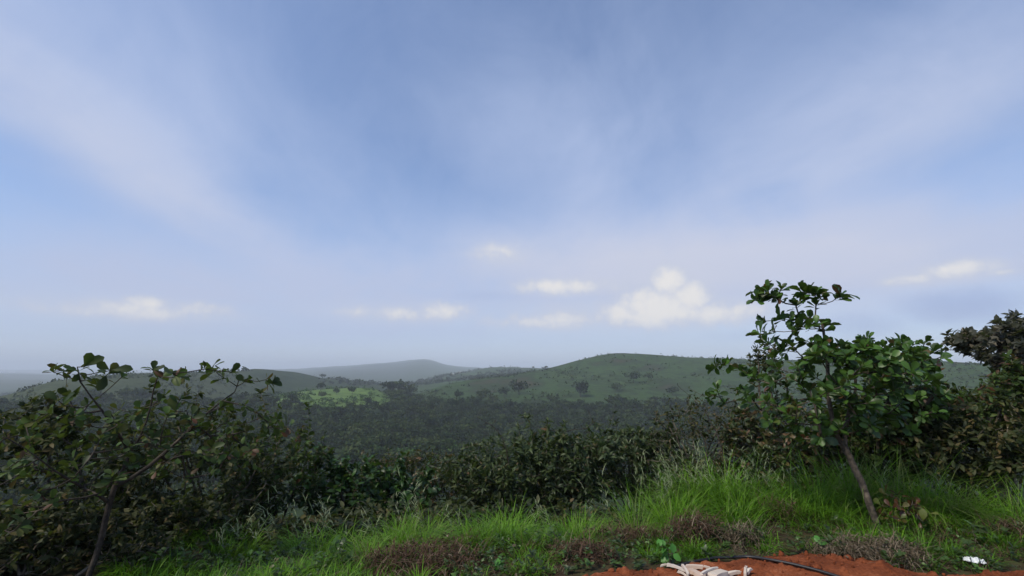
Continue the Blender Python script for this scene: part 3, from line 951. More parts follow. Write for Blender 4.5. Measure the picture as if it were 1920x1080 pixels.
# ------------------------------------------------------------------ shrubs
SHRUBS = [
    # name, label, base px, r, [ellipsoids px,py,w,h,depth,count], leaf, mat, shape, kw
    ('shrub', 'tangled dark shrub with brown stems filling the ground behind the left cashew trunk', 150, 6.6,
     [(120, 900, 190, 120, 0.7, 250), (60, 800, 130, 50, 0.6, 60)], 0.085, 'M_DULL', 'oval', {}),
    ('shrub', 'dark thicket with small pale leaves right of the left cashew trunk', 380, 6.9,
     [(370, 900, 190, 105, 0.7, 270), (330, 820, 150, 60, 0.6, 80)], 0.085, 'M_DULL', 'oval', {}),
    ('shrub', 'olive shrub with reddish leaves sloping down between the left tree and the green bush', 520, 7.4,
     [(520, 870, 110, 70, 0.7, 230), (440, 950, 100, 45, 0.5, 90)], 0.085, 'M_CASHEW_L', 'oval', {}),
    ('low_shrub', 'low sparse undergrowth bush at the bottom left corner', 70, 5.6,
     [(60, 1010, 170, 75, 0.45, 230), (180, 1035, 120, 40, .35, 110)], 0.07, 'M_DULL', 'oval', {}),
    ('low_shrub', 'low dark bush just right of the foot of the left trunk', 310, 5.7,
     [(310, 1000, 120, 55, 0.4, 200)], 0.07, 'M_DULL', 'oval', {}),
    ('low_shrub', 'low dark bush at the bottom edge between the left trunk and the bright grass', 260, 5.25,
     [(262, 1048, 85, 38, 0.3, 130)], 0.06, 'M_DULL', 'oval', {}),
    ('broadleaf_bush', 'rich green broadleaf bush behind the grass left of centre', 650, 7.4,
     [(655, 915, 110, 58, 0.6, 170), (720, 930, 110, 45, 0.5, 100)], 0.10, 'M_RICH', 'oval', {'wl': 0.75, 'droop': (.2, .7)}),
    ('shrub', 'bush with bronze brown young leaves on its top behind the green broadleaf bush', 780, 8.6,
     [(780, 880, 130, 30, 0.7, 260), (760, 925, 140, 50, 0.6, 150)], 0.085, 'M_BROWNTOP', 'oval', {}),
    ('shrub', 'large grey green shrub with long glossy leaves in the middle of the thicket', 1010, 8.0,
     [(1000, 880, 165, 62, 0.9, 520), (960, 925, 130, 55, 0.6, 190), (1080, 840, 110, 30, 0.8, 140)], 0.12, 'M_GREY', 'long', {'wl': 0.36, 'droop': (.1, .6), 'nl': (8, 13)}),
    ('shrub', 'dark leafy shrub right of the large grey green shrub', 1190, 8.6,
     [(1190, 870, 110, 60, 0.8, 330), (1210, 825, 70, 24, 0.6, 90)], 0.11, 'M_GREY', 'long', {'wl': 0.42}),
    ('twiggy_bush', 'half bare twiggy bush with few small leaves left of the right cashew tree', 1310, 8.2,
     [(1310, 845, 120, 70, 0.7, 250), (1270, 795, 60, 40, 0.5, 60), (1370, 790, 90, 42, .6, 120)], 0.07, 'M_DULL', 'oval', {'nl': (2, 5), 'odd': .15}),
    ('shrub', 'dense shrub with pale yellowish leaves right under the crown of the leaning cashew', 1480, 7.9,
     [(1480, 808, 130, 58, 0.7, 340), (1450, 865, 120, 40, 0.6, 140)], 0.095, 'M_BROWNTOP', 'oval', {'odd': .12}),
    ('shrub', 'tall shaded shrub with heart shaped green leaves behind the slim tree stem', 1650, 8.4,
     [(1660, 812, 130, 82, 0.7, 420)], 0.11, 'M_CASHEW_L', 'oval', {'wl': .7, 'odd': .1}),
    ('shrub', 'brownish tall thicket below the dark tree by the right edge', 1850, 9.2,
     [(1860, 775, 130, 50, 0.8, 330), (1900, 715, 60, 30, .6, 80)], 0.10, 'M_CASHEW_L', 'oval', {'odd': .14}),
    ('shrub', 'shadowy low shrub behind the tall grass at the right edge', 1800, 8.2,
     [(1800, 840, 150, 55, 0.6, 380)], 0.095, 'M_DULL', 'oval', {'odd': .1}),
    ('slender_shrub', 'slender small leaved shrub poking out beside the left of the leaning cashew crown', 1440, 8.4,
     [(1437, 660, 36, 24, 0.3, 40), (1440, 720, 40, 40, .3, 40)], 0.075, 'M_DULL', 'oval', {'nl': (4, 7)}),
]
for k, (nm, lab, bpx, r, els, leaf, mm, shp, kw) in enumerate(SHRUBS):
    rg = np.random.default_rng(100 + k)
    cl = np.vstack([ellip_pts(rg, n, a, b_, r, w, h, d, 0.45) for a, b_, w, h, d, n in els])
    shoots = []
    for q in range(9 if nm != 'low_shrub' else 3):
        a, b_, w, h, d, n = els[int(rg.integers(len(els)))]
        sx, up = a + rg.uniform(-.85, .85) * w, rg.uniform(.9, 1.75)
        for t in np.linspace(.75, up, 4):
            shoots.append(P(sx + rg.normal(0, 3), b_ - h * t * rg.uniform(.95, 1.05), r + rg.uniform(-.2, .2)))
    cl = np.vstack([cl, shoots])
    c0 = gpt(bpx, r)
    stems = []
    for q in range(9):
        a, b_, w, h, d, n = els[q % len(els)]
        e = P(a + rg.uniform(-.5, .5) * w, b_ + h * rg.uniform(-.2, .4), r + rg.uniform(-.3, .3) * d)
        g = np.array([c0[0] + rg.normal(0, .12), c0[1] + rg.normal(0, .12), 0])
        g[2] = float(H(g[0], g[1])) - .05
        mid = g * 0.45 + e * 0.55 + np.array([0, 0, .12])
        stems.append([g, mid, e])
    opts = dict(nl=(6, 10), wl=0.5, odd=0.06, droop=(0.1, 0.6), spread=(0.5, 1.7), back=0.22)
    opts.update(kw)
    plant(nm, lab, 'shrub', c0[:2], stems, cl, leaf, globals()[mm], M_TWIG, 200 + k, tip=0.0028, base=0.022, step=0.13, sag=0.12,
          parts=('stems', 'foliage'), shape=shp, dress=0.35, **opts)

# long bare twigs that stick out of the thicket
def bare(label, base_px, r, pts, seed):
    rg = np.random.default_rng(seed)
    g = gpt(base_px, r)
    root = tag(empty('bare_sapling', g), label, 'sapling', 'bare saplings in the thicket')
    sk = Skeleton(rg, 0.08)
    sk.trunk([g - [0, 0, .05]] + [P(a, b_, r) for a, b_ in pts], 0.003)
    e = np.array(sk.pos)
    for q in range(5):
        i = int(rg.integers(len(e) // 2, len(e)))
        sk.reach(e[i] + rg.normal(0, .12, 3) + [0, 0, .12], 0.05)
    v, f = tube_batch(sk.tubes(0.003, 0.008))
    mesh_obj('stem', v - g, f, M_BARKD, root)


bare('bare dark sapling arching left over the large grey green shrub', 960, 7.6, [(955, 880), (945, 830), (925, 800), (895, 782)], 301)
bare('bare thin sapling with a right leaning tip above the middle of the thicket', 1040, 7.8, [(1045, 850), (1060, 810), (1100, 803)], 302)
bare('bare forked sapling standing beside the twiggy bush', 1330, 7.8, [(1322, 830), (1300, 790), (1292, 762)], 303)
bare('bare slanting sapling below the left branch of the leaning cashew', 1370, 7.6, [(1350, 830), (1320, 770), (1270, 722)], 304)

# ------------------------------------------------------------------ grass
rg = np.random.default_rng(51)


def soil_edge_r(a):
    return np.interp(a, se_a, se_r)


def scatter(n, px0, px1, r0, r1, rg):
    px = rg.uniform(px0, px1, n)
    a = np.arctan((px - 960) / F / 1.07)
    r = rg.uniform(r0, r1, n)
    return np.stack([r * np.sin(a), r * np.cos(a)], -1), px, r


def tussocks(spots, rg, blades=(70, 125)):
    """spots: rows of x, y, height, lean, tint."""
    PB, AZB, LE, LN, WD, CU, TN = [], [], [], [], [], [], []
    for x, y, h, w, tn in spots:
        cn = float(fbm(np.array(x * .9), np.array(y * .9), 211, 2))
        h, n = h * (1 + .4 * cn), int(rg.integers(*blades) * (.9 + .5 * cn))
        tn = tn + .25 * cn
        if n < 6:
            continue
        rr = np.sqrt(rg.uniform(0, 1, n)) * w
        ph = rg.uniform(0, 6.283, n)
        bx, by = x + rr * np.cos(ph), y + rr * np.sin(ph)
        PB.append(np.stack([bx, by, H(bx, by) - 0.01], -1))
        AZB.append(np.arctan2(bx - x, by - y) + rg.normal(0, .7, n))
        LE.append(np.abs(rg.normal(.08, .2, n)) + rr / w * 0.5)
        LN.append(h * rg.uniform(.6, 1.5, n))
        WD.append(rg.uniform(.004, .009, n))
        CU.append(np.abs(rg.normal(1.35, .55, n)))
        TN.append(np.clip(tn + rg.normal(0, .2, n), 0, .93))
    return [np.concatenate(q) if q[0].ndim == 1 else np.vstack(q) for q in (PB, AZB, LE, LN, WD, CU, TN)]


spots = []
# tall grass strip on the right
xy, px, r = scatter(185, 1130, 2060, 5.3, 8.0, rg)
for (x, y), p, q in zip(xy, px, r):
    e = soil_edge_r(math.atan2(x, y))
    near = np.interp(p, [1130, 1250, 1400, 1640, 2000], [5.4, 5.5, 5.7, 6.2, 7.4])
    if q < near or 1585 < p < 1690 and q < 6.5:
        continue
    if fbm(np.array(x * 1.5 + 5), np.array(y * 1.5), 251, 2) < -.12:
        continue
    hh = np.interp(p, [1130, 1220, 1330, 1500, 1640, 2000], [.28, .38, .42, .48, .42, .48])
    spots.append((x, y, hh * rg.uniform(.75, 1.15), rg.uniform(.10, .2), rg.uniform(.25, .8)))
# lower strip across the middle and to the left
xy, px, r = scatter(210, 300, 1140, 4.25, 6.0, rg)
for (x, y), p, q in zip(xy, px, r):
    off = np.interp(p, [300, 500, 700, 900, 1140], [.75, .35, .25, .3, .5])
    if q < 4.3 + off or q > 5.2 + off:
        continue
    if 690 < p < 860 and q < 4.85 and rg.random() < .45:
        continue
    if fbm(np.array(x * 1.4 + 3), np.array(y * 1.4), 231, 2) < -.02:
        continue
    spots.append((x, y, np.interp(p, [300, 500, 700, 950, 1140], [.24, .30, .25, .28, .22]) * rg.uniform(.75, 1.2), rg.uniform(.08, .18), rg.uniform(.35, .9)))
# big arching tufts
for p, q, hh in [(1190, 5.75, .62), (1235, 6.2, .75), (1285, 5.9, .6), (1345, 6.4, .8), (1420, 6.5, .85), (1475, 6.2, .7), (1540, 6.7, .75), (1590, 7.0, .7), (1700, 7.0, .7),
                 (1775, 7.2, .7), (1850, 7.4, .8), (1910, 7.5, .8), (955, 4.95, .5), (905, 4.85, .42), (560, 5.35, .45), (625, 5.1, .42), (745, 4.9, .45), (870, 4.8, .4), (470, 5.6, .45),
                 (1080, 5.1, .38), (1390, 6.1, .65), (1255, 5.6, .5), (690, 4.75, .36), (1640, 7.2, .7)]:
    a_ = ray(p, 900)[0]
    for k in range(3):
        spots.append((q * math.sin(a_) + rg.normal(0, .08), q * math.cos(a_) + rg.normal(0, .08), hh * (1.0 if 1200 < p < 1600 else .85) * rg.uniform(.8, 1.1), rg.uniform(.08, .14), rg.uniform(.5, .85)))
# bottom left corner and short grass in front
xy, px, r = scatter(230, 240, 1150, 3.7, 5.2, rg)
for (x, y), p, q in zip(xy, px, r):
    if q > np.interp(p, [240, 450, 600], [5.2, 4.9, 4.6]):
        continue
    if p > 660 and rg.random() < .72:
        continue
    spots.append((x, y, rg.uniform(.10, .2), rg.uniform(.06, .14), rg.uniform(.1, .7)))
xy, px, r = scatter(420, 1150, 2040, 4.5, 7.2, rg)
for (x, y), p, q in zip(xy, px, r):
    e = soil_edge_r(math.atan2(x, y))
    if q < e + .12 or q > np.interp(p, [1150, 1400, 1640, 2040], [5.6, 5.9, 6.6, 7.6]) or rg.random() < .25:
        continue
    spots.append((x, y, rg.uniform(.07, .2), rg.uniform(.05, .12), rg.uniform(.05, .6)))
PB, AZB, LE, LN, WD, CU, TN = tussocks(spots, rg)
v, f, q = blade_batch(PB, AZB, LE, LN, WD, CU, 5)
o = mesh_obj('grass', v, f, M_GRASS, tint=np.repeat(TN, q))
tag(o, 'bright green arching grass growing along the edge of the slope', 'grass', kind='stuff')

# seed stalks standing above the grass
SP = [(540, 900), (500, 960), (560, 930), (600, 945), (620, 940), (570, 990), (740, 925), (760, 905), (770, 900), (780, 930), (640, 960), (450, 985), (470, 975),
      (1005, 945), (1030, 960), (1120, 870), (1150, 890), (1170, 915), (1210, 850), (1230, 850), (1250, 870), (1265, 840), (1285, 850), (1300, 860), (1320, 840),
      (1340, 870), (1360, 860), (1390, 840), (1410, 830), (1440, 850), (1480, 840), (1500, 870), (1195, 845), (1220, 835), (1240, 850), (1258, 830), (1272, 845), (1295, 838), (1312, 832), (1332, 850), (1352, 835), (1400, 850), (1425, 840), (1375, 825), (1100, 930), (690, 960), (520, 935), (1275, 880), (1240, 900),
      (1310, 880), (1380, 900), (1425, 870), (1460, 880), (850, 960), (410, 990), (1560, 870), (1650, 860), (1760, 870)]
PB, AZB, LE, LN, WD, CU = [], [], [], [], [], []
for a, b_ in SP:
    r = np.interp(a, [400, 700, 1100, 1250, 1500, 1800], [5.4, 5.1, 5.4, 6.2, 6.6, 7.2]) + rg.uniform(-.2, .2)
    for k in range(int(rg.integers(1, 5))):
        g = gpt(a + rg.normal(0, 14) + 18, r)
        t = P(a + rg.normal(0, 10), b_ + rg.normal(0, 12), r)
        L = max(.2, np.linalg.norm(t - g))
        PB.append(g)
        AZB.append(math.atan2(t[0] - g[0], t[1] - g[1]))
        LE.append(min(.35, math.atan2(math.hypot(t[0] - g[0], t[1] - g[1]), t[2] - g[2])))
        LN.append(L); WD.append(.0065); CU.append(.12)
PB = np.array(PB); AZB, LE, LN, WD, CU = map(np.array, (AZB, LE, LN, WD, CU))
v1, f1, q = blade_batch(PB, AZB, LE, LN, WD, CU, 6)
# side spikelets and narrow leaves on each stalk
tv = v1.reshape(len(PB), 7, 2, 3).mean(2)
LP, LD, LLn = [], [], []
for s in range(len(PB)):
    for k in range(8):
        t = rg.uniform(.4, 1)
        i = min(5, int(t * 6))
        LP.append(tv[s, i] + (tv[s, i + 1] - tv[s, i]) * (t * 6 - i))
        LD.append(unit(tv[s, i + 1] - tv[s, i]) * .9 + rg.normal(0, .22, 3))
        LLn.append(rg.uniform(.025, .07) if k < 7 else rg.uniform(.08, .15))
LP, LD, LLn = np.array(LP), np.array(LD), np.array(LLn)
v2, f2, q2 = leaf_batch(LP, LD, np.tile([[0, -.3, 1.0]], (len(LP), 1)), LLn, np.full(len(LP), .006), 'long', 0.1, .5)
o = mesh_obj('seed_grass', np.vstack([v1, v2]), [f1, f2 + len(v1)], M_STRAW, tint=rg.uniform(0, 1, len(f1) + len(f2)))
tag(o, 'thin pale seed stalks standing above the green grass', 'grass', kind='stuff')

# leaf covered undergrowth that closes the ground under the shrubs
xy, px, r = scatter(9000, -150, 2100, 5.3, 12.0, rg)
PP, DD, NN, LL, TT = [], [], [], [], []
for (x, y), p, q in zip(xy, px, r):
    lo = np.interp(p, [0, 500, 750, 1130, 1400, 1640, 2000], [5.6, 5.5, 5.3, 5.7, 7.2, 7.4, 8.2])
    if q < lo:
        continue
    n = int(rg.integers(7, 13))
    h = rg.uniform(.12, .5) * min(1, .5 + (q - lo))
    z = float(H(x, y))
    pp, dd, nn = rosette(rg, np.array([x, y, z + h]), np.array([rg.normal(0, .4), rg.normal(0, .4), 1.0]), n, .09, (.5, 1.8), h * .9)
    PP.append(pp); DD.append(dd); NN.append(nn); LL.append(rg.uniform(.05, .11, n)); TT.append(np.clip(rg.uniform(0, .9) + rg.normal(0, .1, n), 0, 1))
PP, DD, NN, LL, TT = np.vstack(PP), np.vstack(DD), np.vstack(NN), np.concatenate(LL), np.concatenate(TT)
v, f, q = leaf_batch(PP, DD, NN, LL, LL * .5, 'oval', .25, .4)
o = mesh_obj('undergrowth', v, f, M_DULL, tint=np.repeat(TT, q))
tag(o, 'dark leafy undergrowth closing the slope beneath the shrubs', 'undergrowth', kind='stuff')

# low weeds along the front edge
xy, px, r = scatter(3600, 250, 2000, 3.8, 6.8, rg)
PP, DD, NN, LL, TT = [], [], [], [], []
for (x, y), p, q in zip(xy, px, r):
    e = soil_edge_r(math.atan2(x, y))
    far = np.interp(p, [250, 700, 1150, 1400, 1640, 2000], [5.8, 5.1, 5.3, 5.5, 6.3, 7.2])
    if q < e - .05 or q > far:
        continue
    if p < 1230 and fbm(np.array(x * 1.3), np.array(y * 1.3), 77, 2) < -0.15:
        continue
    if p > 1230 and rg.random() < .45:
        continue
    n = int(rg.integers(5, 12))
    h = rg.uniform(.03, .2) * rg.uniform(.5, 1)
    z = float(H(x, y))
    pp, dd, nn = rosette(rg, np.array([x, y, z + h]), np.array([rg.normal(0, .3), rg.normal(0, .3), 1.0]), n, .05, (.6, 1.7), h)
    PP.append(pp); DD.append(dd); NN.append(nn); LL.append(rg.uniform(.014, .055) * rg.uniform(.6, 1.2, n)); TT.append(np.clip(rg.uniform(0, .95) + rg.normal(0, .06, n), 0, 1))
PP, DD, NN, LL, TT = np.vstack(PP), np.vstack(DD), np.vstack(NN), np.concatenate(LL), np.concatenate(TT)
PP[:, 2] = np.maximum(PP[:, 2], H(PP[:, 0], PP[:, 1]) + .005)
v, f, q = leaf_batch(PP, DD, NN, LL, LL * .6, 'oval', .2, .3)
o = mesh_obj('weeds', v, f, M_WEED, tint=np.repeat(TT, q))
tag(o, 'low small leaved green weeds covering the ground along the soil edge', 'weeds', kind='stuff')


# dry grass and dead stems mixed into the front edge
spots = []
xy, px, r = scatter(760, 350, 2040, 3.7, 7.0, rg)
for (x, y), p, q in zip(xy, px, r):
    e = soil_edge_r(math.atan2(x, y))
    if q < e + .02 or q > np.interp(p, [350, 700, 1150, 1400, 1640, 2040], [4.9, 4.9, 5.7, 5.9, 6.6, 7.4]):
        continue
    if fbm(np.array(x * 1.1 + 9), np.array(y * 1.1), 177, 2) < -.25:
        continue
    spots.append((x, y, rg.uniform(.08, .24), rg.uniform(.05, .16), rg.uniform(.2, .8)))
PB, AZB, LE, LN, WD, CU, TN = tussocks(spots, rg, (14, 40))
v, f, q = blade_batch(PB, AZB, LE * 1.4, LN, WD * .7, CU, 5)
o = mesh_obj('dry_grass', v, f, [M_STRAWPILE, M_DRYFERN], tint=np.repeat(TN, q), matidx=np.repeat(((px_of(PB[:, 0], PB[:, 1]) > 680) & (fbm(PB[:, 0] * 2, PB[:, 1] * 2, 241, 2) > -.3)).astype(int), q))
tag(o, 'brown dry grass and dead stems between the weeds along the edge', 'dry grass', kind='stuff')

# crumbs and clods of red earth
n = 420
a = rg.uniform(math.radians(4), math.radians(48), n)
e = np.interp(a, se_a, se_r)
r = e - rg.uniform(0, 1, n) ** 1.3 * .9
sz = .005 + .022 * rg.uniform(0, 1, n) ** 5
VS, FS = [], []
th, ph = np.meshgrid(np.linspace(.01, math.pi - .01, 6), np.arange(8) * math.pi / 4, indexing='ij')
sph = np.stack([np.sin(th) * np.cos(ph), np.sin(th) * np.sin(ph), np.cos(th)], -1).reshape(-1, 3)
sq = np.array([[i * 8 + j, i * 8 + (j + 1) % 8, i * 8 + 8 + (j + 1) % 8, i * 8 + 8 + j] for i in range(5) for j in range(8)])
for k in range(n):
    x, y = r[k] * math.sin(a[k]), r[k] * math.cos(a[k])
    g = sph * (1 + .35 * vnoise(sph[:, 0] * 1.7 + k, sph[:, 1] * 1.7 + sph[:, 2] * 2.1, 5))[:, None] * sz[k] * rg.uniform(.7, 1.3, 3)
    VS.append(g + [x, y, float(soil_h(np.array(x), np.array(y))) + sz[k] * .35]); FS.append(sq + k * len(sph))
o = mesh_obj('soil_clods', np.vstack(VS), np.vstack(FS), M_SOIL)
tag(o, 'crumbs and clods of red earth on the soil mound', 'soil', kind='stuff')


# ------------------------------------------------------------------ dead fern and straw clumps
def clump(name, label, px, py, wpx, hgt, m, seed, n=420, cat='dead plant'):
    rg = np.random.default_rng(seed)
    a, s = ray(px, py)
    r = EYE / -s
    for _ in range(6):
        x, y = r * math.sin(a), r * math.cos(a)
        r = (EYE - float(H(x, y))) / -s
    x, y = r * math.sin(a), r * math.cos(a)
    z = float(H(x, y))
    w = wpx / F * y * 0.5
    k = int(n * 0.1)
    root = tag(empty(name, (x, y, z)), label, cat, 'dead brown clumps in the grass')
    o = np.array([x, y, z])
    u = rg.uniform(-1, 1, (n, 2))
    u = u[(u ** 2).sum(1) < np.clip(.8 + .5 * fbm(u[:, 0] * 2 + seed, u[:, 1] * 2, 7, 2), .25, 1)]
    n = len(u)
    h = hgt * np.sqrt(np.maximum(0, 1 - (u ** 2).sum(1))) * rg.uniform(.2, 1, n)
    p = np.stack([x + u[:, 0] * w, y + u[:, 1] * w * .6, np.zeros(n)], -1)
    p[:, 2] = H(p[:, 0], p[:, 1]) + h
    v, f, q = blade_batch(p, rg.uniform(0, 6.28, n), rg.uniform(.3, 1.4, n), rg.uniform(.08, .24, n), rg.uniform(.003, .008, n), rg.uniform(.5, 2.2, n), 5)
    tn = np.clip(rg.normal(.55, .27, n), 0, 1)
    v0, f0, t0 = v - o, f, np.repeat(tn, q)
    # fronds: small dry leaflets
    n2 = n * 2
    i = rg.integers(0, n, n2)
    p2 = p[i] + rg.normal(0, .03, (n2, 3))
    p2[:, 2] = np.maximum(p2[:, 2], H(p2[:, 0], p2[:, 1]) + .004)
    v, f, q = leaf_batch(p2, rg.normal(0, 1, (n2, 3)), rg.normal(0, 1, (n2, 3)) + [0, 0, 1], rg.uniform(.015, .045, n2), rg.uniform(.006, .016, n2), 'oval', .3, .4)
    mesh_obj('dry_leaves', v - o, f, m, root, tint=np.repeat(np.clip(rg.normal(.4, .25, n2), 0, 1), q))
    # stalks rooted in the ground
    kk = 14
    g = np.stack([x + rg.uniform(-.6, .6, kk) * w, y + rg.uniform(-.4, .4, kk) * w, np.zeros(kk)], -1)
    g[:, 2] = H(g[:, 0], g[:, 1]) - .01
    v, f, q = blade_batch(g, rg.uniform(0, 6.28, kk), rg.uniform(0, .6, kk), np.full(kk, hgt * 1.3), np.full(kk, .006), rg.uniform(0, .8, kk), 4)
    mesh_obj('strands', np.vstack([v0, v - o]), [f0, f + len(v0)], m, root, tint=np.concatenate([t0, np.full(len(f), .6)]))


clump('dead_fern', 'wide reddish brown dead fern patch in front of the grass left of centre', 790, 1062, 220, .15, M_DRYFERN, 401, 900)
clump('dead_fern', 'brown dead fern mound on the bank just left of the tall right hand grass', 1165, 1022, 160, .17, M_DRYFERN, 402, 700)
clump('dead_fern', 'curled brown dead fern hump standing at the foot of the tall grass', 1300, 1012, 120, .22, M_DRYFERN, 403, 560)
clump('dead_fern', 'small greyish brown dead tuft beside the curled fern hump', 1395, 1020, 70, .17, M_STRAWPILE, 404, 300)
clump('straw_heap', 'pale grey tangled straw heap in front of the leaning trunk above the red soil', 1640, 1046, 190, .12, M_STRAWPILE, 405, 900)
clump('dead_fern', 'rusty dead fern strip at the right edge of the frame', 1905, 1010, 120, .16, M_DRYFERN, 406, 400)
clump('dead_fern', 'thin brown dead tuft inside the tall grass behind the curled fern hump', 1460, 975, 80, .2, M_DRYFERN, 407, 260)
clump('dead_fern', 'low dark brown dead fern next to the bright seedling', 1095, 1045, 120, .11, M_DRYFERN, 408, 500)
clump('dead_fern', 'low brown dead fern scrap between grass tufts near the bottom left', 860, 1030, 120, .12, M_DRYFERN, 409, 300)

# dried reddish sapling beside the trunk
rg = np.random.default_rng(61)
b_ = gpt(1690, 6.3)
plant('dry_sapling', 'rusty red and yellow leaved sapling right beside the foot of the leaning trunk', 'sapling', b_[:2],
      [[b_ - [0, 0, .05], P(1688, 960, 6.3), P(1686, 935, 6.3)]],
      list(ellip_pts(rg, 22, 1690, 955, 6.3, 55, 32, .25, .2)), 0.085, M_DRYLEAF, M_BARKD, 62, tip=.003, base=.012, step=.08,
      parts=('stem', 'leaves'), nl=(3, 6), odd=.05, tint=(0, 1))

# bright seedlings
def seedling(label, px, py, leaf, n, seed, m=None):
    rg = np.random.default_rng(seed)
    a, s = ray(px, py)
    r = EYE / -s
    b_ = np.array([r * math.sin(a), r * math.cos(a), 0])
    b_[2] = float(H(b_[0], b_[1]))
    hgt = leaf * 1.5
    cl = [b_ + [rg.normal(0, leaf * .7), rg.normal(0, leaf * .5), hgt * rg.uniform(.6, 1.2)] for _ in range(n)]
    plant('seedling', label, 'seedling', b_[:2], [[b_ - [0, 0, .02], b_ + [0.01, 0, hgt * .4], b_ + [0, 0.01, hgt * .75]]], cl, leaf, m or M_YOUNG, M_TWIG, seed,
          group='green seedlings', tip=.002, base=.005, step=.04, parts=('stem', 'leaves'), nl=(2, 3), shape='oval', wl=.8, spread=(.9, 1.6), back=.02, odd=0)


seedling('bright light green broad leaved seedling at the corner of the red soil', 1255, 1062, .085, 6, 71)
seedling('small green weed plant at the top edge of the red soil mound', 1545, 1035, .06, 4, 72)
seedling('low green leafy plant behind the white litter near the right edge', 1830, 1025, .09, 4, 73, M_WEED)
seedling('light green low plant at the bottom edge left of the red soil', 935, 1074, .05, 7, 74)
seedling('leafy dark green plant among the bright grass left of centre', 640, 1040, .075, 9, 75, M_RICH)

# ------------------------------------------------------------------ hose, wood offcuts, litter
m, b, pr, out = mat('black_pipe')
pr.inputs['Base Color'].default_value = (.012, .012, .013, 1)
pr.inputs['Roughness'].default_value = 0.45
M_PIPE = m


def on_soil(px, py, dz=0.0):
    a, s = ray(px, py)
    r = EYE / -s
    for _ in range(8):
        x, y = r * math.sin(a), r * math.cos(a)
        r = (EYE - float(soil_h(np.array(x), np.array(y))) - dz) / -s
    x, y = r * math.sin(a), r * math.cos(a)
    return np.array([x, y, float(soil_h(np.array(x), np.array(y))) + dz])


pipe = resample([on_soil(px, py, .02) for px, py in [(1268, 1062), (1290, 1056), (1318, 1050), (1345, 1046), (1393, 1044), (1452, 1051), (1496, 1060), (1555, 1076), (1620, 1100), (1700, 1150)]], .03)
c0 = pipe.mean(0)
c0[2] = pipe[:, 2].min() - .012
v, f = tube_batch([(pipe, .0115)], 10)
tag(mesh_obj('water_pipe', v - c0, f, M_PIPE, loc=c0), 'thin black plastic pipe lying in a curve over the red soil', 'pipe')

m, b, pr, out = mat('fresh_wood')
tc = b.node('ShaderNodeTexCoord')
oi = b.node('ShaderNodeObjectInfo')
mp = b.node('ShaderNodeMapping')
mp.inputs['Scale'].default_value = (4, 60, 60)
b.t.links.new(tc.outputs['Object'], mp.inputs[0])
n = b.noise(mp.outputs[0], 1.5, 4)
c = b.ramp(oi.outputs['Random'], [(0, (.52, .36, .27)), (.4, (.62, .54, .44)), (1, (.68, .65, .58))])
c = b.mix(b.m('MULTIPLY', n, .5), c, (.45, .31, .22, 1))
b.put(pr.inputs['Base Color'], c)
pr.inputs['Roughness'].default_value = .8
M_WOOD = m


def offcut(label, a, b2, w, th, taper=.6, lift=0.0, seed=0):
    """A split piece of wood from picture point a to picture point b2."""
    rg = np.random.default_rng(seed)
    p, q = on_soil(*a, th * .5 + lift), on_soil(*b2, th * .5 + lift + rg.uniform(0, .012))
    d = unit(q - p)
    L = np.linalg.norm(q - p)
    s = unit(np.cross(d, [0, 0, 1.0]))
    n = np.cross(s, d)
    vs, K = [], 6
    for k in range(K + 1):
        t = k / K
        ww = w * (1 - (1 - taper) * t) * rg.uniform(.82, 1.1)
        tt = th * (1 - .4 * t) * rg.uniform(.8, 1.1)
        cen = d * (L * t) + n * (.008 * math.sin(t * 3))
        if k == K:
            cen = cen + s * rg.normal(0, w * .15)
        for sx, sz in ((-1, -1), (1, -1), (.85, 1), (-.8, 1)):
            vs.append(cen + s * ww * .5 * sx + n * tt * .5 * sz + d * (rg.uniform(-.012, .012) if k in (0, K) else 0))
    fs = []
    for k in range(K):
        for j in range(4):
            fs.append([k * 4 + j, k * 4 + (j + 1) % 4, k * 4 + 4 + (j + 1) % 4, k * 4 + 4 + j])
    fs += [[3, 2, 1, 0], [K * 4, K * 4 + 1, K * 4 + 2, K * 4 + 3]]
    o = mesh_obj('wood_offcut', np.array(vs), np.array(fs), M_WOOD, loc=p, smooth=False)
    tag(o, label, 'wood offcut', 'pale wood offcuts dumped on the red soil')


offcut('thin splinter of wood pointing left from the end of the offcut pile', (1238, 1061), (1262, 1059), .022, .012, .5, 0, 1)
offcut('long pinkish wood stick slanting down at the left of the offcut pile', (1252, 1059), (1286, 1071), .028, .022, .8, .02, 2)
offcut('short upright looking pale stick crossing the long pinkish stick', (1280, 1060), (1291, 1078), .022, .018, .8, .05, 3)
offcut('longest pale straight wood bar lying across the back of the offcut pile', (1286, 1063), (1333, 1066), .035, .028, .9, .01, 4)
offcut('broad pink wood wedge in the middle of the offcut pile', (1293, 1070), (1316, 1082), .06, .03, .8, .018, 5)
offcut('narrow pale splint crossing towards the broad cream slab', (1315, 1076), (1345, 1064), .022, .016, .7, .05, 6)
offcut('broad cream wood slab with a flat top at the front of the pile', (1332, 1080), (1362, 1073), .10, .035, .7, .016, 7)
offcut('orange tinged wood piece at the right end of the pile', (1361, 1078), (1391, 1073), .04, .028, .6, .0, 8)
offcut('small forked pale chip standing apart at the far right of the pile', (1397, 1080), (1398, 1064), .022, .03, .9, .015, 9)
offcut('short light chip leaning beside the forked chip', (1400, 1074), (1408, 1067), .03, .02, .7, .02, 10)
offcut('thin pink sliver at the bottom edge of the left of the pile', (1272, 1072), (1288, 1081), .02, .015, .7, .01, 11)

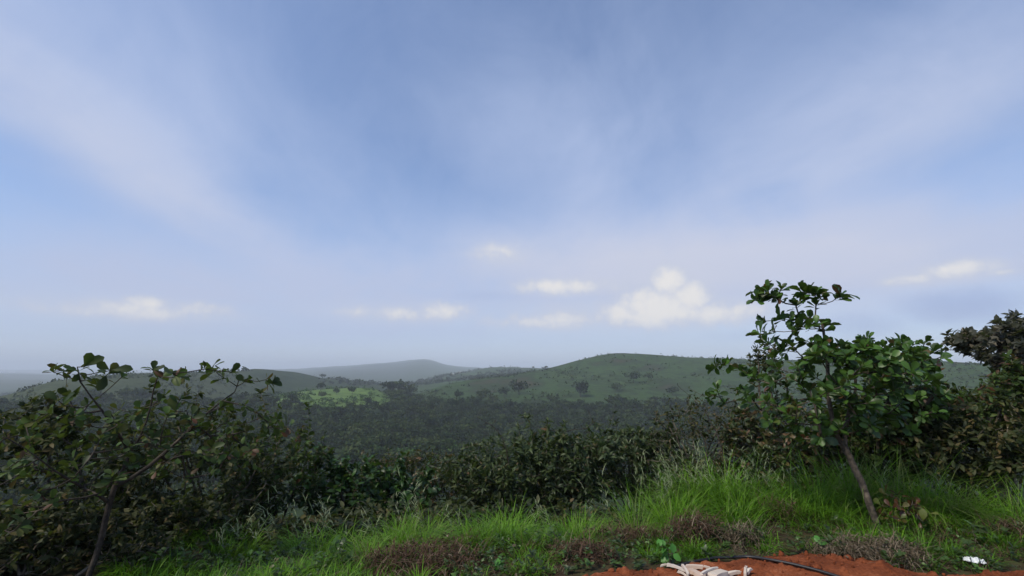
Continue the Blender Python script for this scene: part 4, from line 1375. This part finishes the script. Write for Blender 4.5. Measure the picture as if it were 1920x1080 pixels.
# white litter
m, b, pr, out = mat('white_plastic')
tc = b.node('ShaderNodeTexCoord')
w = b.node('ShaderNodeTexWave', wave_type='BANDS')
mp = b.node('ShaderNodeMapping')
mp.inputs['Rotation'].default_value = (0, 0, .5)
b.t.links.new(tc.outputs['Object'], mp.inputs[0])
b.t.links.new(mp.outputs[0], w.inputs['Vector'])
w.inputs['Scale'].default_value = 5.5
w.inputs['Distortion'].default_value = 2.0
b.put(pr.inputs['Base Color'], b.mix(b.smooth(w.outputs['Fac'], .93, .98), (.62, .64, .63, 1), (.04, .05, .06, 1)))
pr.inputs['Roughness'].default_value = .4
c0 = on_soil(1828, 1060, .0)
g = np.linspace(-1, 1, 22)
gx, gy = np.meshgrid(g, g, indexing='ij')
lx = gx * .07
ly = gy * .042 * (1 - .45 * np.abs(gx)) * (1 + .2 * fbm(gx * 3, gx * 0, 9, 2))
rot = math.radians(-38)
wx, wy = lx * math.cos(rot) - ly * math.sin(rot), lx * math.sin(rot) + ly * math.cos(rot)
wz = .03 * (1 - gx ** 2) * (1 - gy ** 2) + .018 * np.abs(fbm(gx * 2.5 + 5, gy * 2.5, 13, 3)) + .004
gz = H(c0[0] + wx, c0[1] + wy) - c0[2] + .03
ii = np.arange(22)[:, None] * 22 + np.arange(22)[None, :]
qd = np.stack([ii[:-1, :-1], ii[1:, :-1], ii[1:, 1:], ii[:-1, 1:]], -1).reshape(-1, 4)
o = mesh_obj('plastic_wrapper', np.stack([wx, wy, wz + np.maximum(gz, -.03) + .004], -1).reshape(-1, 3), qd, m, loc=c0)
sol = o.modifiers.new('thickness', 'SOLIDIFY')
sol.thickness = .0015
tag(o, 'crumpled white plastic wrapper with dark streaks lying on the bank', 'litter')


# ------------------------------------------------------------------ trees of the valley and the hills
def far_tree_mesh(seed, h=4.2, w=2.4, n=150, clump=0.42, trunk=True):
    """A small round-crowned tree; returns verts, faces, tint, material index."""
    rg = np.random.default_rng(seed)
    lob = unit(rg.normal(0, 1, (7, 3))) * [w * .5, w * .5, h * .2] + [0, 0, h * .62]
    k = rg.integers(0, 7, n)
    p = lob[k] + unit(rg.normal(0, 1, (n, 3))) * rg.uniform(.55, 1, (n, 1)) * [w * .42, w * .42, h * .26]
    p[:, 2] = np.clip(p[:, 2], h * .16, h)
    d = unit(rg.normal(0, 1, (n, 3)))
    nn = unit(p - [0, 0, h * .5] + rg.normal(0, .6, (n, 3)) + [0, 0, .5])
    L = rg.uniform(.7, 1.3, n) * clump * 2
    v, f, q = leaf_batch(p - unit(d) * L[:, None] * .5, d, nn, L, L * .8, 'oval', .3, .3)
    tn = np.repeat(np.clip(rg.normal(.5, .22, n), 0, 1), q)
    tv, tf = tube_batch([(np.array([[0, 0, -.6], [.05, .03, h * .25], [.1, .02, h * .55]]), np.array([.12, .1, .05]) * h / 4.2)], 5)
    return v, f, tn, tv, tf


VAR = []
for k in range(6):
    rgk = np.random.default_rng(900 + k)
    VAR.append(far_tree_mesh(500 + k, h=rgk.uniform(4.2, 5.8), w=rgk.uniform(3.6, 4.8), n=150, clump=0.5))

rg = np.random.default_rng(81)
n = 15000
a = rg.uniform(math.radians(-55), math.radians(52), n)
r = np.sqrt(rg.uniform(120 ** 2, 430 ** 2, n))
x, y = r * np.sin(a), r * np.cos(a)
gq, kq = grassiness(x, y)
p_ = px_of(x, y)
leftz = smooth01(520 - p_, 0, 120) * smooth01(r, 260, 330)
keep = rg.uniform(0, 1, n) < np.clip(1 - gq * 1.6, 0, 1) * np.clip(1 - kq * 1.3, 0, 1) * (1 - .55 * leftz) * np.where(r > 340, .8, 1)
x, y, r, p_ = x[keep], y[keep], r[keep], p_[keep]
# thin out by spacing
cell = {}
sel = []
for i in np.argsort(rg.uniform(0, 1, len(x))):
    ci = (int(x[i] // 5), int(y[i] // 5))
    ok = True
    for dx in (-1, 0, 1):
        for dy in (-1, 0, 1):
            for j in cell.get((ci[0] + dx, ci[1] + dy), ()):
                if (x[i] - x[j]) ** 2 + (y[i] - y[j]) ** 2 < 4.9 ** 2:
                    ok = False
    if ok:
        cell.setdefault(ci, []).append(i)
        sel.append(i)
sel = np.array(sel)
x, y, r, p_ = x[sel], y[sel], r[sel], p_[sel]
z = H(x, y)
top = (z + 4 - EYE) / r
vis = (p_ > 520) & (p_ < 1330) & (top > -.175)
order = np.argsort(np.where(vis, r, 1e6))
single, rest = order[:280], order[280:]
protos = []
for k, (v, f, tn, tv, tf) in enumerate(VAR):
    o = mesh_obj('plantation_tree', np.vstack([v, tv]), [f, tf + len(v)], [M_FAR, M_BARKD],
                 tint=np.concatenate([tn, np.zeros(len(tf))]), matidx=np.concatenate([np.zeros(len(f)), np.ones(len(tf))]))
    protos.append(o)
greens = 0
for q, i in enumerate(single):
    k = q % 6
    o = protos[k] if q < 6 else protos[k].copy()
    if q >= 6:
        col.objects.link(o)
    o.location = (x[i], y[i], z[i])
    o.rotation_euler = (0, 0, rg.uniform(0, 6.28))
    s = rg.uniform(.6, 1.4)
    o.scale = (s, s, s * rg.uniform(.85, 1.15))
    tag(o, 'dark round topped plantation tree packed among many alike on the near valley floor', 'tree', 'trees of the valley plantation')
VS, FS, TS, MS, off = [], [], [], [], 0
for q, i in enumerate(rest):
    v, f, tn, tv, tf = VAR[int(rg.integers(6))]
    if r[i] > 300:                                  # fewer clumps on the farther ones
        pass
    s = rg.uniform(.55, 1.45)
    an = rg.uniform(0, 6.28)
    c, s_ = math.cos(an), math.sin(an)
    vv = np.vstack([v, tv]) * [s, s, s * rg.uniform(.85, 1.15)]
    vv = np.stack([vv[:, 0] * c - vv[:, 1] * s_, vv[:, 0] * s_ + vv[:, 1] * c, vv[:, 2]], -1) + [x[i], y[i], z[i]]
    VS.append(vv); FS += [f + off, tf + off + len(v)]
    TS += [np.clip(tn + rg.normal(0, .3), 0, 1), np.zeros(len(tf))]
    MS += [np.zeros(len(f)), np.ones(len(tf))]
    off += len(vv)
o = mesh_obj('plantation', np.vstack(VS), [np.vstack(FS)], [M_FAR, M_BARKD], tint=np.concatenate(TS), matidx=np.concatenate(MS))
tag(o, 'dense dark tree plantation filling the valley floor and lower slopes', 'plantation', kind='stuff')
print('valley trees', len(sel))


def hill_tree(label, px, py, r, hpx, wpx, seed, m=None, group='trees standing out on the hillsides'):
    """A tree whose foot is at the picture point, hpx tall and wpx wide."""
    a, s = ray(px, py)
    rr = r
    x, y = rr * math.sin(a), rr * math.cos(a)
    z = float(H(x, y))
    h, w = hpx / F * y, wpx / F * y
    root = tag(empty('hillside_tree', (x, y, z)), label, 'tree', group)
    v, f, tn, tv, tf = far_tree_mesh(seed, h, w * .62, 190, h * .085)
    mesh_obj('crown', v, f, m or M_FAR, root, tint=tn * .8)
    mesh_obj('trunk', tv, tf, M_BARKD, root)


HT = [
    ('big dark tree at the left foot of the light green knoll', 549, 758, 350, 20, 34, None),
    ('dark tree on the top left of the light green knoll', 601, 736, 415, 15, 16, None),
    ('dark tree halfway down the light green knoll', 603, 752, 370, 13, 15, None),
    ('dark tree just right of the middle of the light green knoll', 630, 744, 392, 13, 13, None),
    ('dark tree on the right shoulder of the light green knoll', 660, 743, 395, 15, 17, None),
    ('small tree at the right foot of the light green knoll', 690, 762, 345, 15, 18, None),
    ('tall dark tree at the left end of the clump between knoll and hill', 728, 742, 450, 22, 30, None),
    ('tallest dark tree in the clump between knoll and hill', 748, 742, 460, 26, 34, None),
    ('dark tree at the right end of the clump between knoll and hill', 772, 742, 470, 20, 28, None),
    ('dark tree in front of the clump between knoll and hill', 745, 755, 400, 20, 26, None),
    ('round dark tree at the lower left edge of the grassy hill', 861, 748, 392, 18, 20, None),
    ('low round tree between the two larger trees at the foot of the grassy hill', 912, 752, 380, 16, 20, None),
    ('large dark round tree standing above the treeline under the grassy hill', 973, 748, 392, 27, 36, None),
    ('dark shrubby tree just left of the large round tree under the grassy hill', 945, 752, 380, 18, 22, None),
    ('large dark tree standing alone right of the large round tree on the grassy hill', 1088, 752, 385, 30, 32, None),
    ('wide dark thicket tree low on the middle of the grassy hill', 1158, 738, 405, 16, 36, None),
    ('dark tree high on the slope beneath the hilltop', 1188, 719, 445, 20, 34, None),
    ('smaller dark tree right of the high dark tree beneath the hilltop', 1216, 714, 455, 14, 22, None),
    ('tiny tree on the skyline at the left end of the grassy hill ridge', 1024, 692, 572, 5, 7, None),
    ('dark tree at the right foot of the grassy hill', 1262, 745, 392, 16, 26, None),
    ('dark tree on the low ridge behind the knoll, leftmost of its row', 604, 716, 860, 8, 12, None),
    ('dark tree on the low ridge behind the knoll, biggest of its row', 640, 720, 880, 10, 16, None),
    ('dark tree on the low ridge behind the knoll, third of its row', 668, 722, 890, 8, 14, None),
    ('dark tree on the low ridge behind the knoll, rightmost of its row', 700, 724, 900, 7, 16, None),
    ('light green tree nearest in the plantation left of centre', 770, 838, 180, 26, 60, 'G'),
    ('light green spreading tree in the near plantation below the valley', 700, 842, 185, 24, 60, 'G'),
    ('light green tree above the bronze bush in the near plantation', 850, 830, 185, 24, 70, 'G'),
]
for k, (lab, px, py, r, hp, wp, g) in enumerate(HT):
    hill_tree(lab, px, py, r, hp, wp, 700 + k, M_FARGREEN if g else None)

# scattered low scrub on the grassy slopes
rg = np.random.default_rng(91)
n = 16000
a = rg.uniform(math.radians(-46), math.radians(52), n)
r = np.sqrt(rg.uniform(330 ** 2, 660 ** 2, n))
x, y = r * np.sin(a), r * np.cos(a)
gq, kq = grassiness(x, y)
dens = fbm(x / 30, y / 30, 95, 3)
lf = smooth01(520 - px_of(x, y), 0, 100)
keep = (dens > np.where(lf > .5, -.35, np.where(kq > .5, -.15, 1) * .12 + .25 * rg.uniform(-1, 1, n))) & ((gq > .5) | (kq > .5) | (lf > .4)) & ((fbm(x / 75, y / 75, 261, 3) > .22) | (rg.uniform(0, 1, n) < .25) | (lf > .4))
x, y, r = x[keep], y[keep], r[keep]
z = H(x, y)
m_ = 7
i = np.repeat(np.arange(len(x)), m_)
sz = np.repeat(rg.uniform(.35, 1.35, len(x)) ** 2, m_)
p = np.stack([x[i], y[i], z[i]], -1) + rg.normal(0, .5, (len(i), 3)) * sz[:, None] + np.array([0, 0, .3]) * sz[:, None]
v, f, q = leaf_batch(p, rg.normal(0, 1, (len(i), 3)), rg.normal(0, .5, (len(i), 3)) + [0, 0, 1], sz * 1.1, sz * .9, 'oval', .3, .4)
o = mesh_obj('hillside_scrub', v, f, M_FAR, tint=np.repeat(np.clip(rg.normal(.5, .25, len(i)), 0, 1), q))
tag(o, 'low scattered scrub dotting the grassy hillsides', 'scrub', kind='stuff')

# bushes that mottle the light green knoll
n = 900
px_, r = rg.uniform(500, 800, n), rg.uniform(325, 440, n)
a = np.array([ray(p, 740)[0] for p in px_])
x, y = r * np.sin(a), r * np.cos(a)
keep = (grassiness(x, y)[1] > .4) & (fbm(x / 22, y / 22, 97, 2) > -.1)
x, y = x[keep], y[keep]
z = H(x, y)
i = np.repeat(np.arange(len(x)), 14)
sz = np.repeat(rg.uniform(.5, 1.5, len(x)), 14)
p = np.stack([x[i], y[i], z[i]], -1) + rg.normal(0, .55, (len(i), 3)) * sz[:, None] + np.array([0, 0, .6]) * sz[:, None]
v, f, q = leaf_batch(p, rg.normal(0, 1, (len(i), 3)), rg.normal(0, .5, (len(i), 3)) + [0, 0, 1], sz * .9, sz * .8, 'oval', .3, .4)
o = mesh_obj('knoll_scrub', v, f, M_FARGREEN, tint=np.repeat(np.clip(rg.normal(.4, .3, len(i)), 0, 1), q))
tag(o, 'green bushes mottling the light green knoll', 'scrub', kind='stuff')

# woods on the distant ridges
n = 7000
a = rg.uniform(math.radians(-50), math.radians(12), n)
r = np.sqrt(rg.uniform(680 ** 2, 1500 ** 2, n))
x, y = r * np.sin(a), r * np.cos(a)
keep = fbm(x / 120, y / 120, 99, 3) > -.1
x, y, r = x[keep], y[keep], r[keep]
z = H(x, y)
m_ = 9
i = np.repeat(np.arange(len(x)), m_)
sz = np.repeat(rg.uniform(1.6, 3.2, len(x)), m_)
p = np.stack([x[i], y[i], z[i]], -1) + rg.normal(0, .6, (len(i), 3)) * sz[:, None] + np.array([0, 0, .7]) * sz[:, None]
v, f, q = leaf_batch(p, rg.normal(0, 1, (len(i), 3)), rg.normal(0, .5, (len(i), 3)) + [0, 0, 1], sz * 1.3, sz * 1.1, 'oval', .3, .4)
o = mesh_obj('distant_woods', v, f, M_FAR, tint=np.repeat(np.clip(rg.normal(.4, .25, len(i)), 0, 1), q))
tag(o, 'hazy woods covering the farther ridges', 'woods', kind='stuff')

# ------------------------------------------------------------------ far buildings
def plain(name, c, rough=.8):
    m, b, pr, out = mat(name)
    tc = b.node('ShaderNodeTexCoord')
    n = b.noise(tc.outputs['Object'], .6, 4)
    b.put(pr.inputs['Base Color'], b.mix(b.m('MULTIPLY', n, .35), (*c, 1), tuple(k * .6 for k in c) + (1,)))
    pr.inputs['Roughness'].default_value = rough
    return m


M_WHITE, M_OCHRE, M_TIN, M_DARKOP = plain('whitewash', (.8, .8, .78)), plain('ochre_wall', (.5, .38, .2)), plain('tin_roof', (.6, .6, .6), .5), plain('window_dark', (.04, .04, .05))


def box_v(x0, x1, y0, y1, z0, z1):
    v = [(x0, y0, z0), (x1, y0, z0), (x1, y1, z0), (x0, y1, z0), (x0, y0, z1), (x1, y0, z1), (x1, y1, z1), (x0, y1, z1)]
    f = [[0, 3, 2, 1], [4, 5, 6, 7], [0, 1, 5, 4], [1, 2, 6, 5], [2, 3, 7, 6], [3, 0, 4, 7]]
    return np.array(v, float), np.array(f)


def house(name, label, px, py, r, L, D, Hh, wm, rm, seed=0):
    a, s = ray(px, py)
    x, y = r * math.sin(a), r * math.cos(a)
    z = float(H(x, y)) - .5
    root = tag(empty(name, (x, y, z)), label, 'building', 'far buildings on the hills')
    root.rotation_euler = (0, 0, -a)
    v, f = box_v(-L / 2, L / 2, -D / 2, D / 2, -3, Hh)
    mesh_obj('wall', v, f, wm, root, smooth=False)
    e = .5
    v = np.array([(-L / 2 - e, -D / 2 - e, Hh + .01), (L / 2 + e, -D / 2 - e, Hh + .01), (L / 2 + e, D / 2 + e, Hh + .01), (-L / 2 - e, D / 2 + e, Hh + .01),
                  (-L / 2 + 1, 0, Hh + D * .25), (L / 2 - 1, 0, Hh + D * .25)])
    rf = mesh_obj('roof', v, [np.array([[0, 1, 5, 4], [2, 3, 4, 5], [3, 2, 1, 0]]), np.array([[1, 2, 5], [3, 0, 4]])], rm, root, smooth=False)
    for k in range(3):
        cx = -L * .33 + k * L * .33
        v, f = box_v(cx - .9, cx + .9, -D / 2 - .06, -D / 2 + .1, Hh * .35, Hh * .75)
        mesh_obj('window', v, f, M_DARKOP, root, smooth=False)


house('white_house', 'tiny white house halfway up the hazy distant peak', 793, 695, 4780, 26, 13, 9, M_WHITE, M_TIN)
house('white_house', 'tiny white building on the far skyline at the extreme left edge', 3, 697, 5700, 38, 16, 13, M_WHITE, M_TIN)
house('white_house', 'tiny low white building on the far left skyline beside the leftmost one', 22, 697, 5700, 34, 14, 8, M_WHITE, M_TIN)
house('ochre_shed', 'long pale ochre shed on the second ridge in front of the distant peak', 865, 701, 1230, 17, 7, 3, M_OCHRE, M_TIN)
house('ochre_shed', 'smaller ochre shed on the second ridge above the long shed', 850, 697, 1300, 9, 6, 3, M_OCHRE, M_TIN)

# ------------------------------------------------------------------ haze
hz0, hz1 = float(ZG.min()) - 1.0, max(float(ZG.max()) + 6.0, 50.0)
v, f = box_v(-9700, 9700, -9700, 9700, hz0, hz1)
m = bpy.data.materials.new('air')
m.use_nodes = True
t = m.node_tree
t.nodes.clear()
o_ = t.nodes.new('ShaderNodeOutputMaterial')
pv = t.nodes.new('ShaderNodeVolumePrincipled')
pv.inputs['Color'].default_value = (.87, .92, 1.0, 1)
pv.inputs['Density'].default_value = HAZE_DENSITY
pv.inputs['Anisotropy'].default_value = -0.05
t.links.new(pv.outputs[0], o_.inputs['Volume'])
tag(mesh_obj('haze', v, f, m, smooth=False), kind='stuff')
print('haze box', hz0, hz1)
